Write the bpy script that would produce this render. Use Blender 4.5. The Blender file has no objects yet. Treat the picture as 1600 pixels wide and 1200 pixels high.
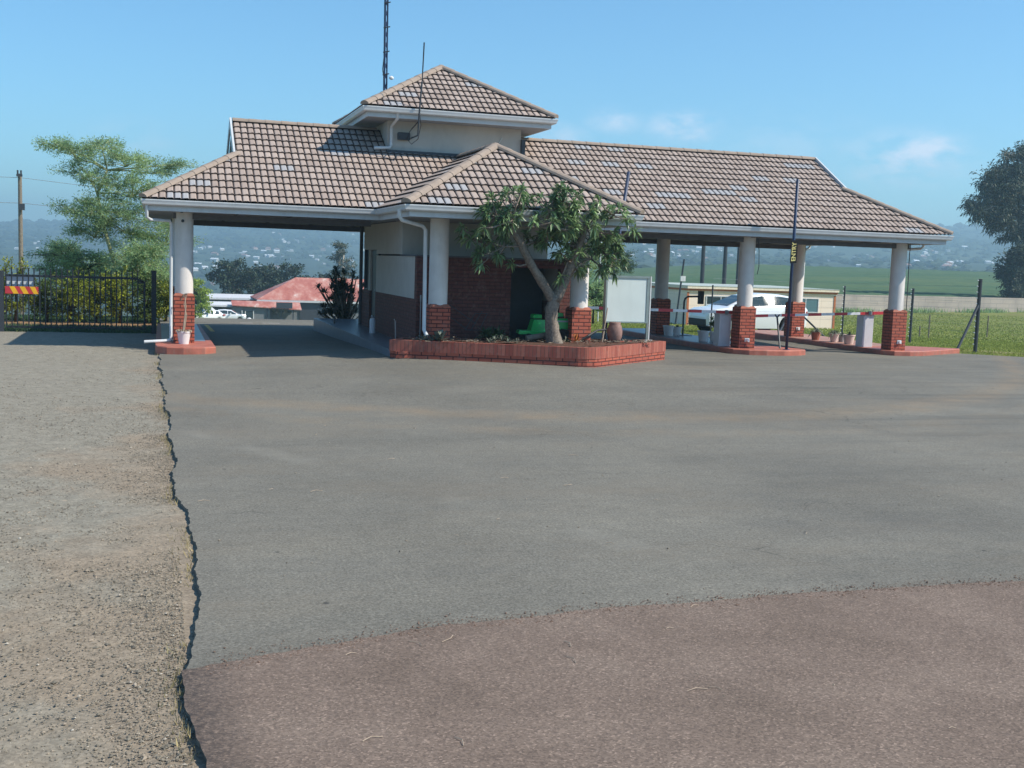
import bpy, bmesh, math, random
import numpy as np
from mathutils import Vector, Matrix
R = math.radians
random.seed(7); rng = np.random.default_rng(7)
sc = bpy.context.scene
col = sc.collection

# ------------------------------------------------------------------ camera, sky, sun, exposure
EYE = 2.2
yaw, pitch, roll = .3013, -.1055, .0337
fw = Vector((math.sin(yaw)*math.cos(pitch), math.cos(yaw)*math.cos(pitch), math.sin(pitch)))
rt = Vector((math.cos(yaw), -math.sin(yaw), 0)); up = rt.cross(fw)
rt2 = rt*math.cos(roll)+up*math.sin(roll); up2 = up*math.cos(roll)-rt*math.sin(roll)
cam_d = bpy.data.cameras.new('camera'); cam = bpy.data.objects.new('camera', cam_d); col.objects.link(cam)
cam.matrix_world = Matrix(((rt2.x, up2.x, -fw.x, 0), (rt2.y, up2.y, -fw.y, 0), (rt2.z, up2.z, -fw.z, EYE), (0, 0, 0, 1)))
cam_d.sensor_width = 36; cam_d.lens = 1795.3/1600*36; cam_d.clip_end = 20000; cam_d.clip_start = .1
sc.camera = cam

SUN = Vector((.87, -.50, 1.0)).normalized()
w = bpy.data.worlds.new('World'); sc.world = w; w.use_nodes = True
nt = w.node_tree; nt.nodes.clear()
def WN(t, **k):
    n = nt.nodes.new(t)
    for a, b in k.items(): setattr(n, a, b)
    return n
sky = WN('ShaderNodeTexSky', sky_type='NISHITA', sun_disc=False)
sky.sun_elevation = math.asin(SUN.z); sky.sun_rotation = math.atan2(SUN.x, SUN.y)
sky.air_density = 1.0; sky.dust_density = .6; sky.ozone_density = 2.0; sky.altitude = 300
bg = WN('ShaderNodeBackground'); bg.inputs[1].default_value = .15
out = WN('ShaderNodeOutputWorld')
tc = WN('ShaderNodeTexCoord')
noi = WN('ShaderNodeTexNoise'); noi.inputs['Scale'].default_value = 26; noi.inputs['Detail'].default_value = 7; noi.inputs['Roughness'].default_value = .62
mp = WN('ShaderNodeMapping'); mp.inputs['Scale'].default_value = (1, 1, 2.2)
nt.links.new(tc.outputs['Generated'], mp.inputs[0]); nt.links.new(mp.outputs[0], noi.inputs['Vector'])
acc = None
for (x, y, z, sx, amp) in ((.579, .81, .094, .075, 1.0), (.590, .801, .1015, .045, 1.2), (.423, .898, .118, .045, 1.0), (.369, .921, .122, .036, .7),
                           (.3245, .94, .1066, .04, .7), (-.0227, .9957, .0898, .05, .4), (.50, .86, .105, .10, .25)):
    sb = WN('ShaderNodeVectorMath', operation='SUBTRACT'); sb.inputs[1].default_value = (x, y, z)
    ml = WN('ShaderNodeVectorMath', operation='MULTIPLY'); ml.inputs[1].default_value = (1, 1, 2.3)
    ln = WN('ShaderNodeVectorMath', operation='LENGTH')
    mr = WN('ShaderNodeMapRange', interpolation_type='SMOOTHSTEP'); mr.inputs[1].default_value = 0; mr.inputs[2].default_value = sx
    mr.inputs[3].default_value = amp; mr.inputs[4].default_value = 0
    nt.links.new(tc.outputs['Generated'], sb.inputs[0]); nt.links.new(sb.outputs[0], ml.inputs[0]); nt.links.new(ml.outputs[0], ln.inputs[0])
    nt.links.new(ln.outputs['Value'], mr.inputs[0])
    if acc is None: acc = mr.outputs[0]
    else:
        mx = WN('ShaderNodeMath', operation='MAXIMUM'); nt.links.new(acc, mx.inputs[0]); nt.links.new(mr.outputs[0], mx.inputs[1]); acc = mx.outputs[0]
nr = WN('ShaderNodeMapRange'); nr.inputs[1].default_value = .38; nr.inputs[2].default_value = .62
nt.links.new(noi.outputs[0], nr.inputs[0])
mm = WN('ShaderNodeMath', operation='MULTIPLY', use_clamp=True); nt.links.new(acc, mm.inputs[0]); nt.links.new(nr.outputs[0], mm.inputs[1])
mm2 = WN('ShaderNodeMath', operation='MULTIPLY'); mm2.inputs[1].default_value = .95; nt.links.new(mm.outputs[0], mm2.inputs[0])
mixc = WN('ShaderNodeMixRGB'); mixc.inputs[2].default_value = (3.5, 4.0, 4.7, 1)
tint = WN('ShaderNodeMixRGB', blend_type='MULTIPLY'); tint.inputs[0].default_value = 1; tint.inputs[2].default_value = (.39, .63, .73, 1)
nt.links.new(sky.outputs[0], tint.inputs[1])
nt.links.new(mm2.outputs[0], mixc.inputs[0]); nt.links.new(tint.outputs[0], mixc.inputs[1])
nt.links.new(mixc.outputs[0], bg.inputs[0]); nt.links.new(bg.outputs[0], out.inputs[0])

sd = bpy.data.lights.new('sun', 'SUN'); sd.energy = 3.7; sd.angle = R(.5); sd.color = (1, .93, .81)
so = bpy.data.objects.new('sun', sd); col.objects.link(so); so.rotation_euler = (-SUN).to_track_quat('-Z', 'Y').to_euler(); so.location = (30, -20, 60)
sc.render.engine = 'CYCLES'
sc.view_settings.view_transform = 'Standard'; sc.view_settings.look = 'None'; sc.view_settings.gamma = 1; sc.view_settings.exposure = 0.75

# ------------------------------------------------------------------ materials
MATS = {}
class NT:
    """small helper around a material node tree"""
    def __init__(s, name, rough=.8, spec=.3):
        s.m = bpy.data.materials.new(name); s.m.use_nodes = True; s.t = s.m.node_tree
        s.b = s.t.nodes['Principled BSDF']; s.b.inputs['Roughness'].default_value = rough
        s.b.inputs['Specular IOR Level'].default_value = spec; MATS[name] = s.m
    def n(s, t, **k):
        x = s.t.nodes.new(t)
        for a, b in k.items():
            if a in ('ins',):
                for i, v in b.items(): x.inputs[i].default_value = v
            else: setattr(x, a, b)
        return x
    def l(s, a, b): s.t.links.new(a, b)
    def obj(s): return s.n('ShaderNodeNewGeometry').outputs['Position']
    def map(s, vec, scale): 
        m = s.n('ShaderNodeMapping'); m.inputs['Scale'].default_value = scale; s.l(vec, m.inputs[0]); return m.outputs[0]
    def noise(s, vec, scale, detail=4, rough=.55):
        n = s.n('ShaderNodeTexNoise'); n.inputs['Scale'].default_value = scale; n.inputs['Detail'].default_value = detail; n.inputs['Roughness'].default_value = rough
        if vec is not None: s.l(vec, n.inputs['Vector'])
        return n.outputs[0]
    def ramp(s, fac, stops):
        r = s.n('ShaderNodeValToRGB'); e = r.color_ramp.elements
        while len(e) > 1: e.remove(e[-1])
        e[0].position = stops[0][0]; e[0].color = (*c3(stops[0][1]), 1)
        for p, c in stops[1:]:
            x = e.new(p); x.color = (*c3(c), 1)
        s.l(fac, r.inputs[0]); return r.outputs[0]
    def mr(s, v, a, b, c=0, d=1):
        m = s.n('ShaderNodeMapRange'); s.l(v, m.inputs[0])
        for i, q in enumerate((a, b, c, d)): m.inputs[i+1].default_value = q
        return m.outputs[0]
    def mix(s, fac, a, b, mode='MIX'):
        m = s.n('ShaderNodeMixRGB', blend_type=mode)
        for sock, v in ((m.inputs[0], fac), (m.inputs[1], a), (m.inputs[2], b)):
            if isinstance(v, (int, float)): sock.default_value = v
            elif isinstance(v, tuple): sock.default_value = (*v[:3], 1)
            else: s.l(v, sock)
        return m.outputs[0]
    def math(s, op, a, b=None):
        m = s.n('ShaderNodeMath', operation=op)
        for i, v in enumerate((a, b)):
            if v is None: continue
            if isinstance(v, (int, float)): m.inputs[i].default_value = v
            else: s.l(v, m.inputs[i])
        return m.outputs[0]
    def color(s, c): 
        if isinstance(c, tuple): s.b.inputs['Base Color'].default_value = (*c[:3], 1)
        else: s.l(c, s.b.inputs['Base Color'])
    def bump(s, h, strength=.3, dist=.01):
        b = s.n('ShaderNodeBump'); b.inputs['Strength'].default_value = strength; b.inputs['Distance'].default_value = dist
        s.l(h, b.inputs['Height']); s.l(b.outputs[0], s.b.inputs['Normal'])
def c3(c): return (c, c, c) if isinstance(c, (int, float)) else c

def plain(name, c, rough=.7, spec=.3, metal=0, var=.12, scale=6, dirt=None):
    t = NT(name, rough, spec); t.b.inputs['Metallic'].default_value = metal
    p = t.obj(); n = t.noise(p, scale, 5)
    a = tuple(x*(1-var) for x in c); b = tuple(min(1, x*(1+var)) for x in c)
    cc = t.ramp(n, ((.3, a), (.7, b)))
    if dirt:
        n2 = t.noise(t.map(p, (3, 3, .8)), 2.2, 6, .65)
        cc = t.mix(t.mr(n2, .52, .75, 0, dirt[1]), cc, dirt[0])
    t.color(cc); return t.m

def boxvec(t):
    """(u, z) vector on vertical faces from world position, whichever way the wall faces"""
    g = t.n('ShaderNodeNewGeometry'); sp = t.n('ShaderNodeSeparateXYZ'); t.l(g.outputs['Position'], sp.inputs[0])
    sn = t.n('ShaderNodeSeparateXYZ'); t.l(g.outputs['True Normal'], sn.inputs[0])
    ax = t.math('ABSOLUTE', sn.outputs[0]); ay = t.math('ABSOLUTE', sn.outputs[1]); az = t.math('ABSOLUTE', sn.outputs[2])
    s1 = t.math('GREATER_THAN', ax, ay)
    mx = t.n('ShaderNodeMix'); t.l(s1, mx.inputs[0]); t.l(sp.outputs[0], mx.inputs[2]); t.l(sp.outputs[1], mx.inputs[3])
    s2 = t.math('GREATER_THAN', az, .7)
    my = t.n('ShaderNodeMix'); t.l(s2, my.inputs[0]); t.l(sp.outputs[2], my.inputs[2]); t.l(sp.outputs[1], my.inputs[3])
    mu = t.n('ShaderNodeMix'); t.l(s2, mu.inputs[0]); t.l(mx.outputs[0], mu.inputs[2]); t.l(sp.outputs[0], mu.inputs[3])
    c = t.n('ShaderNodeCombineXYZ'); t.l(mu.outputs[0], c.inputs[0]); t.l(my.outputs[0], c.inputs[1])
    return c.outputs[0], g.outputs['Position']
def brick(name, c1, c2, mortar, bw=.25, bh=.083, ms=.012, rough=.75):
    t = NT(name, rough, .35); v, p = boxvec(t)
    b = t.n('ShaderNodeTexBrick'); t.l(v, b.inputs['Vector'])
    b.inputs['Scale'].default_value = 1; b.inputs['Brick Width'].default_value = bw; b.inputs['Row Height'].default_value = bh
    b.inputs['Mortar Size'].default_value = ms; b.inputs['Mortar Smooth'].default_value = .25; b.inputs['Bias'].default_value = 0
    b.inputs['Color1'].default_value = (*c1, 1); b.inputs['Color2'].default_value = (*c2, 1); b.inputs['Mortar'].default_value = (*mortar, 1)
    n = t.noise(p, 9, 6, .65)
    cc = t.mix(t.mr(n, .5, .8, 0, .45), b.outputs[0], (.30, .19, .15))
    n2 = t.noise(p, 60, 3); cc = t.mix(.35, cc, t.ramp(n2, ((.3, .55), (.7, 1.0))), 'MULTIPLY')
    t.color(cc); inv = t.math('SUBTRACT', 1, b.outputs['Fac']); t.bump(inv, .9, .012); return t.m

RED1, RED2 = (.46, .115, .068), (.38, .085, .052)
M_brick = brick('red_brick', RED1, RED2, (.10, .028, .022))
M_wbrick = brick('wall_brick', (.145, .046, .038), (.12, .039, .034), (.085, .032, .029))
M_soldier = brick('soldier_brick', (.42, .13, .085), (.33, .085, .06), (.16, .06, .045), bw=.085, bh=.26, ms=.008)
M_plinth = plain('red_polish', (.40, .125, .085), .55, .4, var=.2, scale=5, dirt=((.30, .22, .17), .6))
M_tileplat = plain('platform_tile', (.16, .17, .20), .35, .5, var=.15, scale=4)
M_plaster = plain('beige_plaster', (.50, .47, .43), .85, .2, var=.05, scale=3, dirt=((.36, .33, .30), .4))
M_colw = plain('column_plaster', (.66, .62, .59), .85, .2, var=.05, scale=5, dirt=((.46, .42, .38), .35))
M_white = plain('white_gutter', (.58, .59, .60), .35, .5, var=.06, scale=4, dirt=((.45, .45, .44), .35))
M_fascia = plain('white_fascia', (.52, .53, .54), .55, .4, var=.06, scale=3, dirt=((.38, .38, .38), .5))
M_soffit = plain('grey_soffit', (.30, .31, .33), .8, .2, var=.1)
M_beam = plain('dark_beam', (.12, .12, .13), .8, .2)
M_ridge = plain('ridge_tile', (.31, .245, .20), .85, .2, var=.12, scale=5, dirt=((.30, .25, .22), .55))
M_black = plain('black_steel', (.016, .018, .024), .45, .5)
M_charcoal = plain('charcoal_steel', (.035, .04, .05), .5, .5)
M_blue = plain('blue_paint', (.015, .035, .095), .45, .5, var=.25, dirt=((.09, .09, .10), .6))
M_blackp = plain('black_plate', (.012, .012, .014), .4, .5)
M_yellow = plain('yellow_letter', (.95, .78, .30), .5, .4)
M_glass = NT('dark_glass', .05, .3); M_glass.color((.03, .05, .06)); M_glass = M_glass.m
M_glass2 = NT('green_glass', .12, .8); M_glass2.color((.10, .19, .22)); M_glass2 = M_glass2.m
M_frame = plain('window_frame', (.62, .62, .62), .5, .4)
M_wframe = plain('board_frame', (.20, .25, .25), .45, .5)
M_board = plain('white_board', (.60, .66, .64), .3, .5, var=.05, scale=2, dirt=((.50, .54, .52), .4))
M_pot = plain('white_plastic', (.74, .72, .72), .4, .5, var=.06)
M_potp = plain('pale_pot', (.66, .50, .44), .7, .3, dirt=((.4, .25, .2), .5))
M_terra = plain('terracotta', (.34, .12, .08), .8, .2, var=.2, dirt=((.2, .14, .12), .5))
M_clay = plain('brown_clay', (.22, .13, .11), .7, .3, var=.3)
M_soil = plain('planter_soil', (.10, .055, .04), .95, .1, var=.4, scale=25)
M_red = plain('boom_red', (.50, .035, .045), .45, .5)
M_boomw = plain('boom_white', (.70, .71, .74), .45, .5, dirt=((.4, .4, .42), .4))
M_cab = plain('cabinet_paint', (.62, .62, .66), .5, .4, var=.04, dirt=((.45, .44, .44), .3))
M_gmow = plain('mower_green', (.012, .36, .075), .3, .6)
M_grey = plain('grey_metal', (.25, .26, .28), .4, .5, metal=.4)
M_tyre = plain('tyre', (.02, .02, .02), .8, .2)
M_rim = plain('rim', (.4, .41, .42), .3, .6, metal=.7)
M_carw = plain('white_car_paint', (.80, .81, .83), .2, .6, var=.01); M_carw.node_tree.nodes['Principled BSDF'].inputs['Coat Weight'].default_value = .6
M_lampred = plain('tail_red', (.4, .02, .02), .3, .6)
M_lampw = plain('head_lamp', (.75, .78, .8), .15, .7)
M_trim = plain('black_trim', (.02, .02, .022), .6, .4)
M_wood = plain('weathered_wood', (.20, .165, .13), .85, .2, var=.25, scale=12)
M_bark = plain('grey_bark', (.20, .165, .135), .9, .2, var=.4, scale=22, dirt=((.30, .26, .22), .7))
M_barkf = plain('fever_bark', (.36, .37, .20), .8, .2, var=.25, scale=8)
M_barkd = plain('dark_bark', (.07, .055, .045), .9, .1, var=.3)
M_barkp = plain('pale_bark', (.42, .38, .33), .85, .2, var=.2, scale=2)
M_dead = plain('dry_stem', (.42, .33, .25), .9, .1, var=.2)
M_redroof = None
M_concrete = None

def leafmat(name, c, var=.45, trans=.25, rough=.55, spec=.35):
    t = NT(name, rough, spec)
    g = t.n('ShaderNodeNewGeometry')
    a = tuple(x*(1-var) for x in c); b = tuple(x*(1+var) for x in c)
    cc = t.ramp(g.outputs['Random Per Island'], ((0, a), (.6, c), (1, b)))
    n = t.noise(g.outputs['Position'], .9, 3)
    cc = t.mix(.7, cc, t.ramp(n, ((.35, (.62, .70, .66)), (.65, (1.25, 1.2, 1.0)))), 'MULTIPLY')
    t.color(cc)
    tr = t.n('ShaderNodeBsdfTranslucent'); t.l(cc, tr.inputs[0]); ms = t.n('ShaderNodeMixShader'); ms.inputs[0].default_value = trans
    o = t.t.nodes['Material Output']; t.l(t.b.outputs[0], ms.inputs[1]); t.l(tr.outputs[0], ms.inputs[2]); t.l(ms.outputs[0], o.inputs[0])
    return t.m
L_tree = leafmat('glossy_leaf', (.20, .295, .14), .5, .32, .32, .6)
L_fever = leafmat('fever_leaf', (.30, .43, .22), .35, .45)
L_feverd = leafmat('acacia_leaf', (.055, .105, .055), .4, .3)
L_euc = leafmat('gum_leaf', (.075, .10, .072), .45, .2)
L_dark = leafmat('dark_leaf', (.035, .06, .035), .4, .2)
L_hedge = leafmat('hedge_leaf', (.26, .29, .035), .6, .35)
L_hedged = leafmat('hedge_dark_leaf', (.10, .15, .035), .5, .3)
L_bright = leafmat('bright_leaf', (.34, .44, .09), .35, .4)
L_yucca = leafmat('yucca_leaf', (.03, .055, .03), .5, .15)
L_agave = leafmat('strap_leaf', (.06, .12, .06), .5, .2)
L_dry = leafmat('dry_leaf', (.30, .24, .20), .35, .2)
L_aloe = leafmat('grey_leaf', (.17, .19, .16), .4, .15)
L_croton = leafmat('croton_leaf', (.45, .16, .05), .5, .25)
L_grass = leafmat('grass_blade', (.27, .31, .075), .45, .35, .7, .2)
L_cane = leafmat('cane_leaf', (.05, .14, .04), .3, .3)

# roof tiles: uv = (waves, courses)
def tilemat():
    t = NT('roof_tile', .85, .2)
    uv = t.n('ShaderNodeUVMap'); sp = t.n('ShaderNodeSeparateXYZ'); t.l(uv.outputs[0], sp.inputs[0])
    fv = t.math('FLOOR', sp.outputs[1])
    u2 = t.math('FLOOR', t.math('DIVIDE', sp.outputs[0], 3.0)); fu = t.math('FLOOR', sp.outputs[0])
    def wn(a, b):
        c = t.n('ShaderNodeCombineXYZ'); t.l(a, c.inputs[0]); t.l(b, c.inputs[1])
        w_ = t.n('ShaderNodeTexWhiteNoise', noise_dimensions='2D'); t.l(c.outputs[0], w_.inputs['Vector']); return w_.outputs[0]
    base = t.ramp(wn(fu, fv), ((0, (.345, .272, .232)), (.5, (.385, .308, .265)), (1, (.425, .345, .300))))
    pos = t.obj(); n = t.noise(pos, 1.3, 4)
    base = t.mix(.4, base, t.ramp(n, ((.3, (.84, .84, .86)), (.7, (1.10, 1.07, 1.04)))), 'MULTIPLY')
    msk = t.math('GREATER_THAN', wn(u2, fv), .94)
    base = t.mix(t.math('MULTIPLY', msk, .8), base, (.36, .37, .39))
    stn = t.noise(t.map(pos, (2.2, .7, .7)), 1.6, 6, .7); base = t.mix(t.mr(stn, .55, .78, 0, .28), base, (.24, .21, .20))
    lic = t.noise(pos, 11, 5, .75); base = t.mix(t.mr(lic, .62, .72, 0, .5), base, (.42, .40, .37))
    n2 = t.noise(pos, 30, 4); base = t.mix(.3, base, t.ramp(n2, ((.3, .7), (.7, 1.1))), 'MULTIPLY')
    # shadow lines painted into the colour at every course lap and water channel
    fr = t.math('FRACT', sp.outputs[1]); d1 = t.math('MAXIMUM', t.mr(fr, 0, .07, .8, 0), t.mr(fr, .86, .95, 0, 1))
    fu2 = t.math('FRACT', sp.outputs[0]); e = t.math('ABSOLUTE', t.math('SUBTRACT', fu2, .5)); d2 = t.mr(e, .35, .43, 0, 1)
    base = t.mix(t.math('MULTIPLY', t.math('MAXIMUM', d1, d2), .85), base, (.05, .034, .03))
    t.color(base); return t.m
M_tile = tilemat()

def roofmetal():
    t = NT('rusty_red_roof', .6, .3); p = t.obj(); n = t.noise(t.map(p, (.6, .2, .6)), 1.6, 7, .7)
    t.color(t.ramp(n, ((.35, (.33, .10, .075)), (.5, (.42, .155, .12)), (.62, (.50, .27, .22)), (.7, (.62, .52, .47))))); return t.m
M_redroof = roofmetal()
M_whiteroof = plain('white_roof_sheet', (.66, .66, .68), .5, .4, var=.1, dirt=((.4, .36, .34), .5))
M_greywall = plain('grey_wall', (.17, .18, .19), .85, .2, var=.12, scale=.6)
def blockmat(name, c, bw, bh, mort):
    return brick(name, c, tuple(x*.93 for x in c), mort, bw, bh, .02, .9)
def concretewall():
    t = NT('concrete_block_wall', .9, .15); v, p = boxvec(t)
    b = t.n('ShaderNodeTexBrick'); t.l(v, b.inputs['Vector']); b.inputs['Scale'].default_value = 1
    b.inputs['Brick Width'].default_value = 1.8; b.inputs['Row Height'].default_value = .45; b.inputs['Mortar Size'].default_value = .03
    b.inputs['Color1'].default_value = (.46, .39, .33, 1); b.inputs['Color2'].default_value = (.42, .36, .31, 1); b.inputs['Mortar'].default_value = (.32, .28, .25, 1)
    n = t.noise(t.map(p, (1, 1, .4)), .7, 6, .6)
    t.color(t.mix(t.mr(n, .45, .75, 0, .5), b.outputs[0], (.22, .20, .185))); return t.m
M_concrete = concretewall()
def creamwall():
    t = NT('cream_panel_wall', .8, .25); v, p = boxvec(t)
    b = t.n('ShaderNodeTexBrick'); t.l(v, b.inputs['Vector']); b.inputs['Scale'].default_value = 1; b.offset = 0
    b.inputs['Brick Width'].default_value = 1.2; b.inputs['Row Height'].default_value = .6; b.inputs['Mortar Size'].default_value = .015
    b.inputs['Color1'].default_value = (.90, .74, .60, 1); b.inputs['Color2'].default_value = (.87, .71, .57, 1); b.inputs['Mortar'].default_value = (.74, .60, .48, 1)
    t.color(b.outputs[0]); return t.m
M_cream = creamwall()
M_orange = plain('orange_trim', (.45, .15, .06), .7, .3)
M_creamtrim = plain('cream_trim', (.80, .68, .52), .7, .3)
M_roofgrey = plain('flat_roof_sheet', (.42, .46, .42), .6, .3)

# asphalt
def asphalt():
    t = NT('asphalt', .86, .25); p = t.obj()
    sp = t.n('ShaderNodeSeparateXYZ'); t.l(p, sp.inputs[0])
    big = t.noise(p, .35, 5, .6); mid = t.noise(t.map(p, (.25, 1.0, 1)), .9, 6, .65); fine = t.noise(p, 55, 3, .7); grit = t.noise(p, 190, 2, .6)
    c = t.ramp(big, ((.32, (.138, .128, .107)), (.5, (.163, .151, .126)), (.68, (.188, .174, .144))))
    c = t.mix(.38, c, t.ramp(mid, ((.3, (.74, .76, .78)), (.5, 1.0), (.72, (1.16, 1.12, 1.05)))), 'MULTIPLY')
    gr = t.noise(p, 31, 6, .85); gr2 = t.noise(t.map(p, (.9, 1.07, 1)), 7.3, 5, .7); c = t.mix(.8, c, t.ramp(gr, ((.34, .52), (.5, 1.0), (.68, 1.48))), 'MULTIPLY'); c = t.mix(.4, c, t.ramp(gr2, ((.34, .75), (.66, 1.22))), 'MULTIPLY')
    c = t.mix(.5, c, t.ramp(fine, ((.36, .45), (.5, 1.0), (.64, 1.6))), 'MULTIPLY'); c = t.mix(.4, c, t.ramp(grit, ((.3, .6), (.7, 1.4))), 'MULTIPLY')
    # dark tyre polish streaks by the lanes
    st = t.noise(t.map(p, (.16, 1.6, 1)), 1.1, 6, .6)
    reg = t.mr(sp.outputs[0], 5, 11, 0, 1); reg2 = t.mr(sp.outputs[1], 6, 10, 0, 1)
    c = t.mix(t.math('MULTIPLY', t.math('MULTIPLY', t.mr(st, .50, .70, 0, .55), reg), reg2), c, (.080, .078, .070))
    # arc of orange dust dropped by wheels: y = 15.3 + .042 (x-7.6)^2
    wob = t.math('MULTIPLY', t.math('SUBTRACT', t.noise(p, .8, 3), .5), .8)
    dx = t.math('SUBTRACT', sp.outputs[0], 7.6); par = t.math('ADD', t.math('MULTIPLY', t.math('MULTIPLY', dx, dx), .050), 15.35)
    dd = t.math('ABSOLUTE', t.math('SUBTRACT', t.math('ADD', sp.outputs[1], wob), par))
    arc = t.math('MULTIPLY', t.mr(dd, .12, .75, 1, 0), t.mr(t.noise(p, 1.7, 5, .7), .35, .65, .15, .75))
    dd3 = t.math('ABSOLUTE', t.math('SUBTRACT', t.math('ADD', sp.outputs[1], wob), t.math('SUBTRACT', par, 1.5)))
    arc2 = t.math('MULTIPLY', t.mr(dd3, .08, .5, .6, 0), t.mr(t.noise(p, 1.3, 5, .7), .4, .65, .0, .7)); arc = t.math('MAXIMUM', arc, arc2)
    c = t.mix(t.math('MULTIPLY', arc, .62), c, (.27, .19, .115))
    # old pale drag marks
    dd2 = t.math('ABSOLUTE', t.math('SUBTRACT', sp.outputs[1], t.math('SUBTRACT', 15.2, t.math('MULTIPLY', sp.outputs[0], 1.95))))
    pale = t.math('MULTIPLY', t.mr(dd2, .1, .55, 1, 0), t.mr(t.noise(p, .9, 4), .45, .65, 0, .5))
    c = t.mix(pale, c, (.24, .225, .19))
    # damp dark areas, brown dust film, hair cracks
    pn = t.noise(t.map(p, (.55, .8, 1)), .45, 7, .7); c = t.mix(t.mr(pn, .52, .70, 0, .35), c, (.085, .083, .078))
    pn2 = t.noise(t.map(p, (.4, .9, 1)), .6, 8, .75); c = t.mix(t.mr(pn2, .50, .72, 0, .45), c, (.19, .155, .115))
    cw_ = t.n('ShaderNodeTexVoronoi', feature='DISTANCE_TO_EDGE'); cw_.inputs['Scale'].default_value = .32
    wv = t.n('ShaderNodeVectorMath', operation='ADD'); nv = t.n('ShaderNodeTexNoise'); nv.inputs['Scale'].default_value = 1.6; nv.inputs['Detail'].default_value = 6; t.l(p, nv.inputs['Vector'])
    t.l(p, wv.inputs[0]); t.l(nv.outputs['Color'], wv.inputs[1]); t.l(wv.outputs[0], cw_.inputs['Vector'])
    c = t.mix(t.math('MULTIPLY', t.mr(cw_.outputs['Distance'], .0, .005, .55, 0), t.mr(t.noise(p, .3, 3), .52, .6, 0, 1)), c, (.04, .038, .035))
    # oil spots
    vo = t.n('ShaderNodeTexVoronoi'); vo.inputs['Scale'].default_value = 1.3; t.l(t.map(p, (1, 1.0, 0)), vo.inputs['Vector'])
    c = t.mix(t.mr(vo.outputs['Distance'], .022, .035, .7, 0), c, (.03, .03, .03))
    t.color(c); t.bump(fine, .35, .004); return t.m
M_asph = asphalt()
def redasphalt():
    t = NT('red_asphalt', .88, .25); p = t.obj()
    big = t.noise(p, 1.1, 5, .6); vo = t.n('ShaderNodeTexVoronoi'); vo.inputs['Scale'].default_value = 95; t.l(p, vo.inputs['Vector'])
    c = t.ramp(big, ((.3, (.146, .107, .083)), (.5, (.178, .131, .103)), (.7, (.208, .156, .123))))
    sepc = t.n('ShaderNodeSeparateColor'); t.l(vo.outputs['Color'], sepc.inputs[0])
    c = t.mix(.85, c, t.ramp(sepc.outputs[0], ((0, (.58, .58, .6)), (.5, .95), (.9, 1.2), (.985, 1.7))), 'MULTIPLY')
    sp = t.n('ShaderNodeSeparateXYZ'); t.l(p, sp.inputs[0])
    edge = t.math('ADD', sp.outputs[0], t.math('MULTIPLY', t.noise(p, 9, 4), .16))
    c = t.mix(t.math('MULTIPLY', t.mr(edge, .26, .56, .9, 0), t.mr(t.noise(p, 26, 6, .8), .38, .6, .15, 1)), c, (.045, .038, .036))
    t.color(c); t.bump(sepc.outputs[0], .5, .004); return t.m
M_redasph = redasphalt()
def gravel():
    t = NT('gravel_ground', .95, .1); p = t.obj()
    sp = t.n('ShaderNodeSeparateXYZ'); t.l(p, sp.inputs[0])
    big = t.noise(p, .55, 5, .6); mid = t.noise(p, 6, 5, .7); vo = t.n('ShaderNodeTexVoronoi'); vo.inputs['Scale'].default_value = 60; t.l(p, vo.inputs['Vector'])
    sepc = t.n('ShaderNodeSeparateColor'); t.l(vo.outputs['Color'], sepc.inputs[0])
    grey = t.ramp(mid, ((.3, (.195, .175, .14)), (.7, (.285, .26, .21)))); dust = t.ramp(mid, ((.3, (.215, .175, .132)), (.7, (.30, .242, .18))))
    nearedge = t.mr(sp.outputs[0], -1.6, .2, -.12, .14); far = t.mr(sp.outputs[1], 6, 18, .05, -.12)
    f = t.math('ADD', t.math('ADD', big, nearedge), far)
    c = t.mix(t.mr(f, .42, .60, 0, 1), grey, dust)
    c = t.mix(.6, c, t.ramp(sepc.outputs[0], ((0, .62), (.5, 1.0), (1, 1.3))), 'MULTIPLY')
    t.color(c); t.bump(mid, .6, .02); return t.m
M_gravel = gravel()
def terrainmat():
    t = NT('terrain', .95, .1); p = t.obj(); sp = t.n('ShaderNodeSeparateXYZ'); t.l(p, sp.inputs[0])
    ln = t.n('ShaderNodeVectorMath', operation='LENGTH'); t.l(p, ln.inputs[0])
    g = t.ramp(t.noise(p, .5, 6, .65), ((.3, (.13, .145, .035)), (.5, (.17, .19, .05)), (.7, (.22, .21, .08))))
    g = t.mix(t.mr(t.noise(p, .22, 4), .60, .72, 0, .6), g, (.20, .15, .09))
    hill = t.ramp(t.noise(p, .012, 8, .7), ((.3, (.020, .034, .022)), (.5, (.036, .055, .032)), (.62, (.065, .088, .045)), (.72, (.12, .12, .075))))
    c = t.mix(t.mr(ln.outputs['Value'], 150, 420, 0, 1), g, hill)
    bx_ = t.math('ADD', t.math('ABSOLUTE', t.math('SUBTRACT', sp.outputs[0], 25.8)), t.math('MULTIPLY', t.math('ABSOLUTE', t.math('SUBTRACT', sp.outputs[1], 30.2)), 1.1))
    bx_ = t.math('ADD', bx_, t.math('MULTIPLY', t.noise(p, 2.2, 5, .7), 1.6)); c = t.mix(t.mr(bx_, 1.6, 3.4, .75, 0), c, (.30, .21, .135))
    # orange dirt strip along the track behind the gate
    m1 = t.math('MULTIPLY', t.mr(sp.outputs[0], -.1, .05, 1, 0), t.math('MULTIPLY', t.mr(sp.outputs[1], 35.2, 35.8, 0, 1), t.mr(sp.outputs[1], 37.6, 38.2, 1, 0)))
    c = t.mix(t.math('MULTIPLY', m1, .85), c, (.30, .17, .10))
    t.color(c); return t.m
M_terr = terrainmat()
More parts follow.
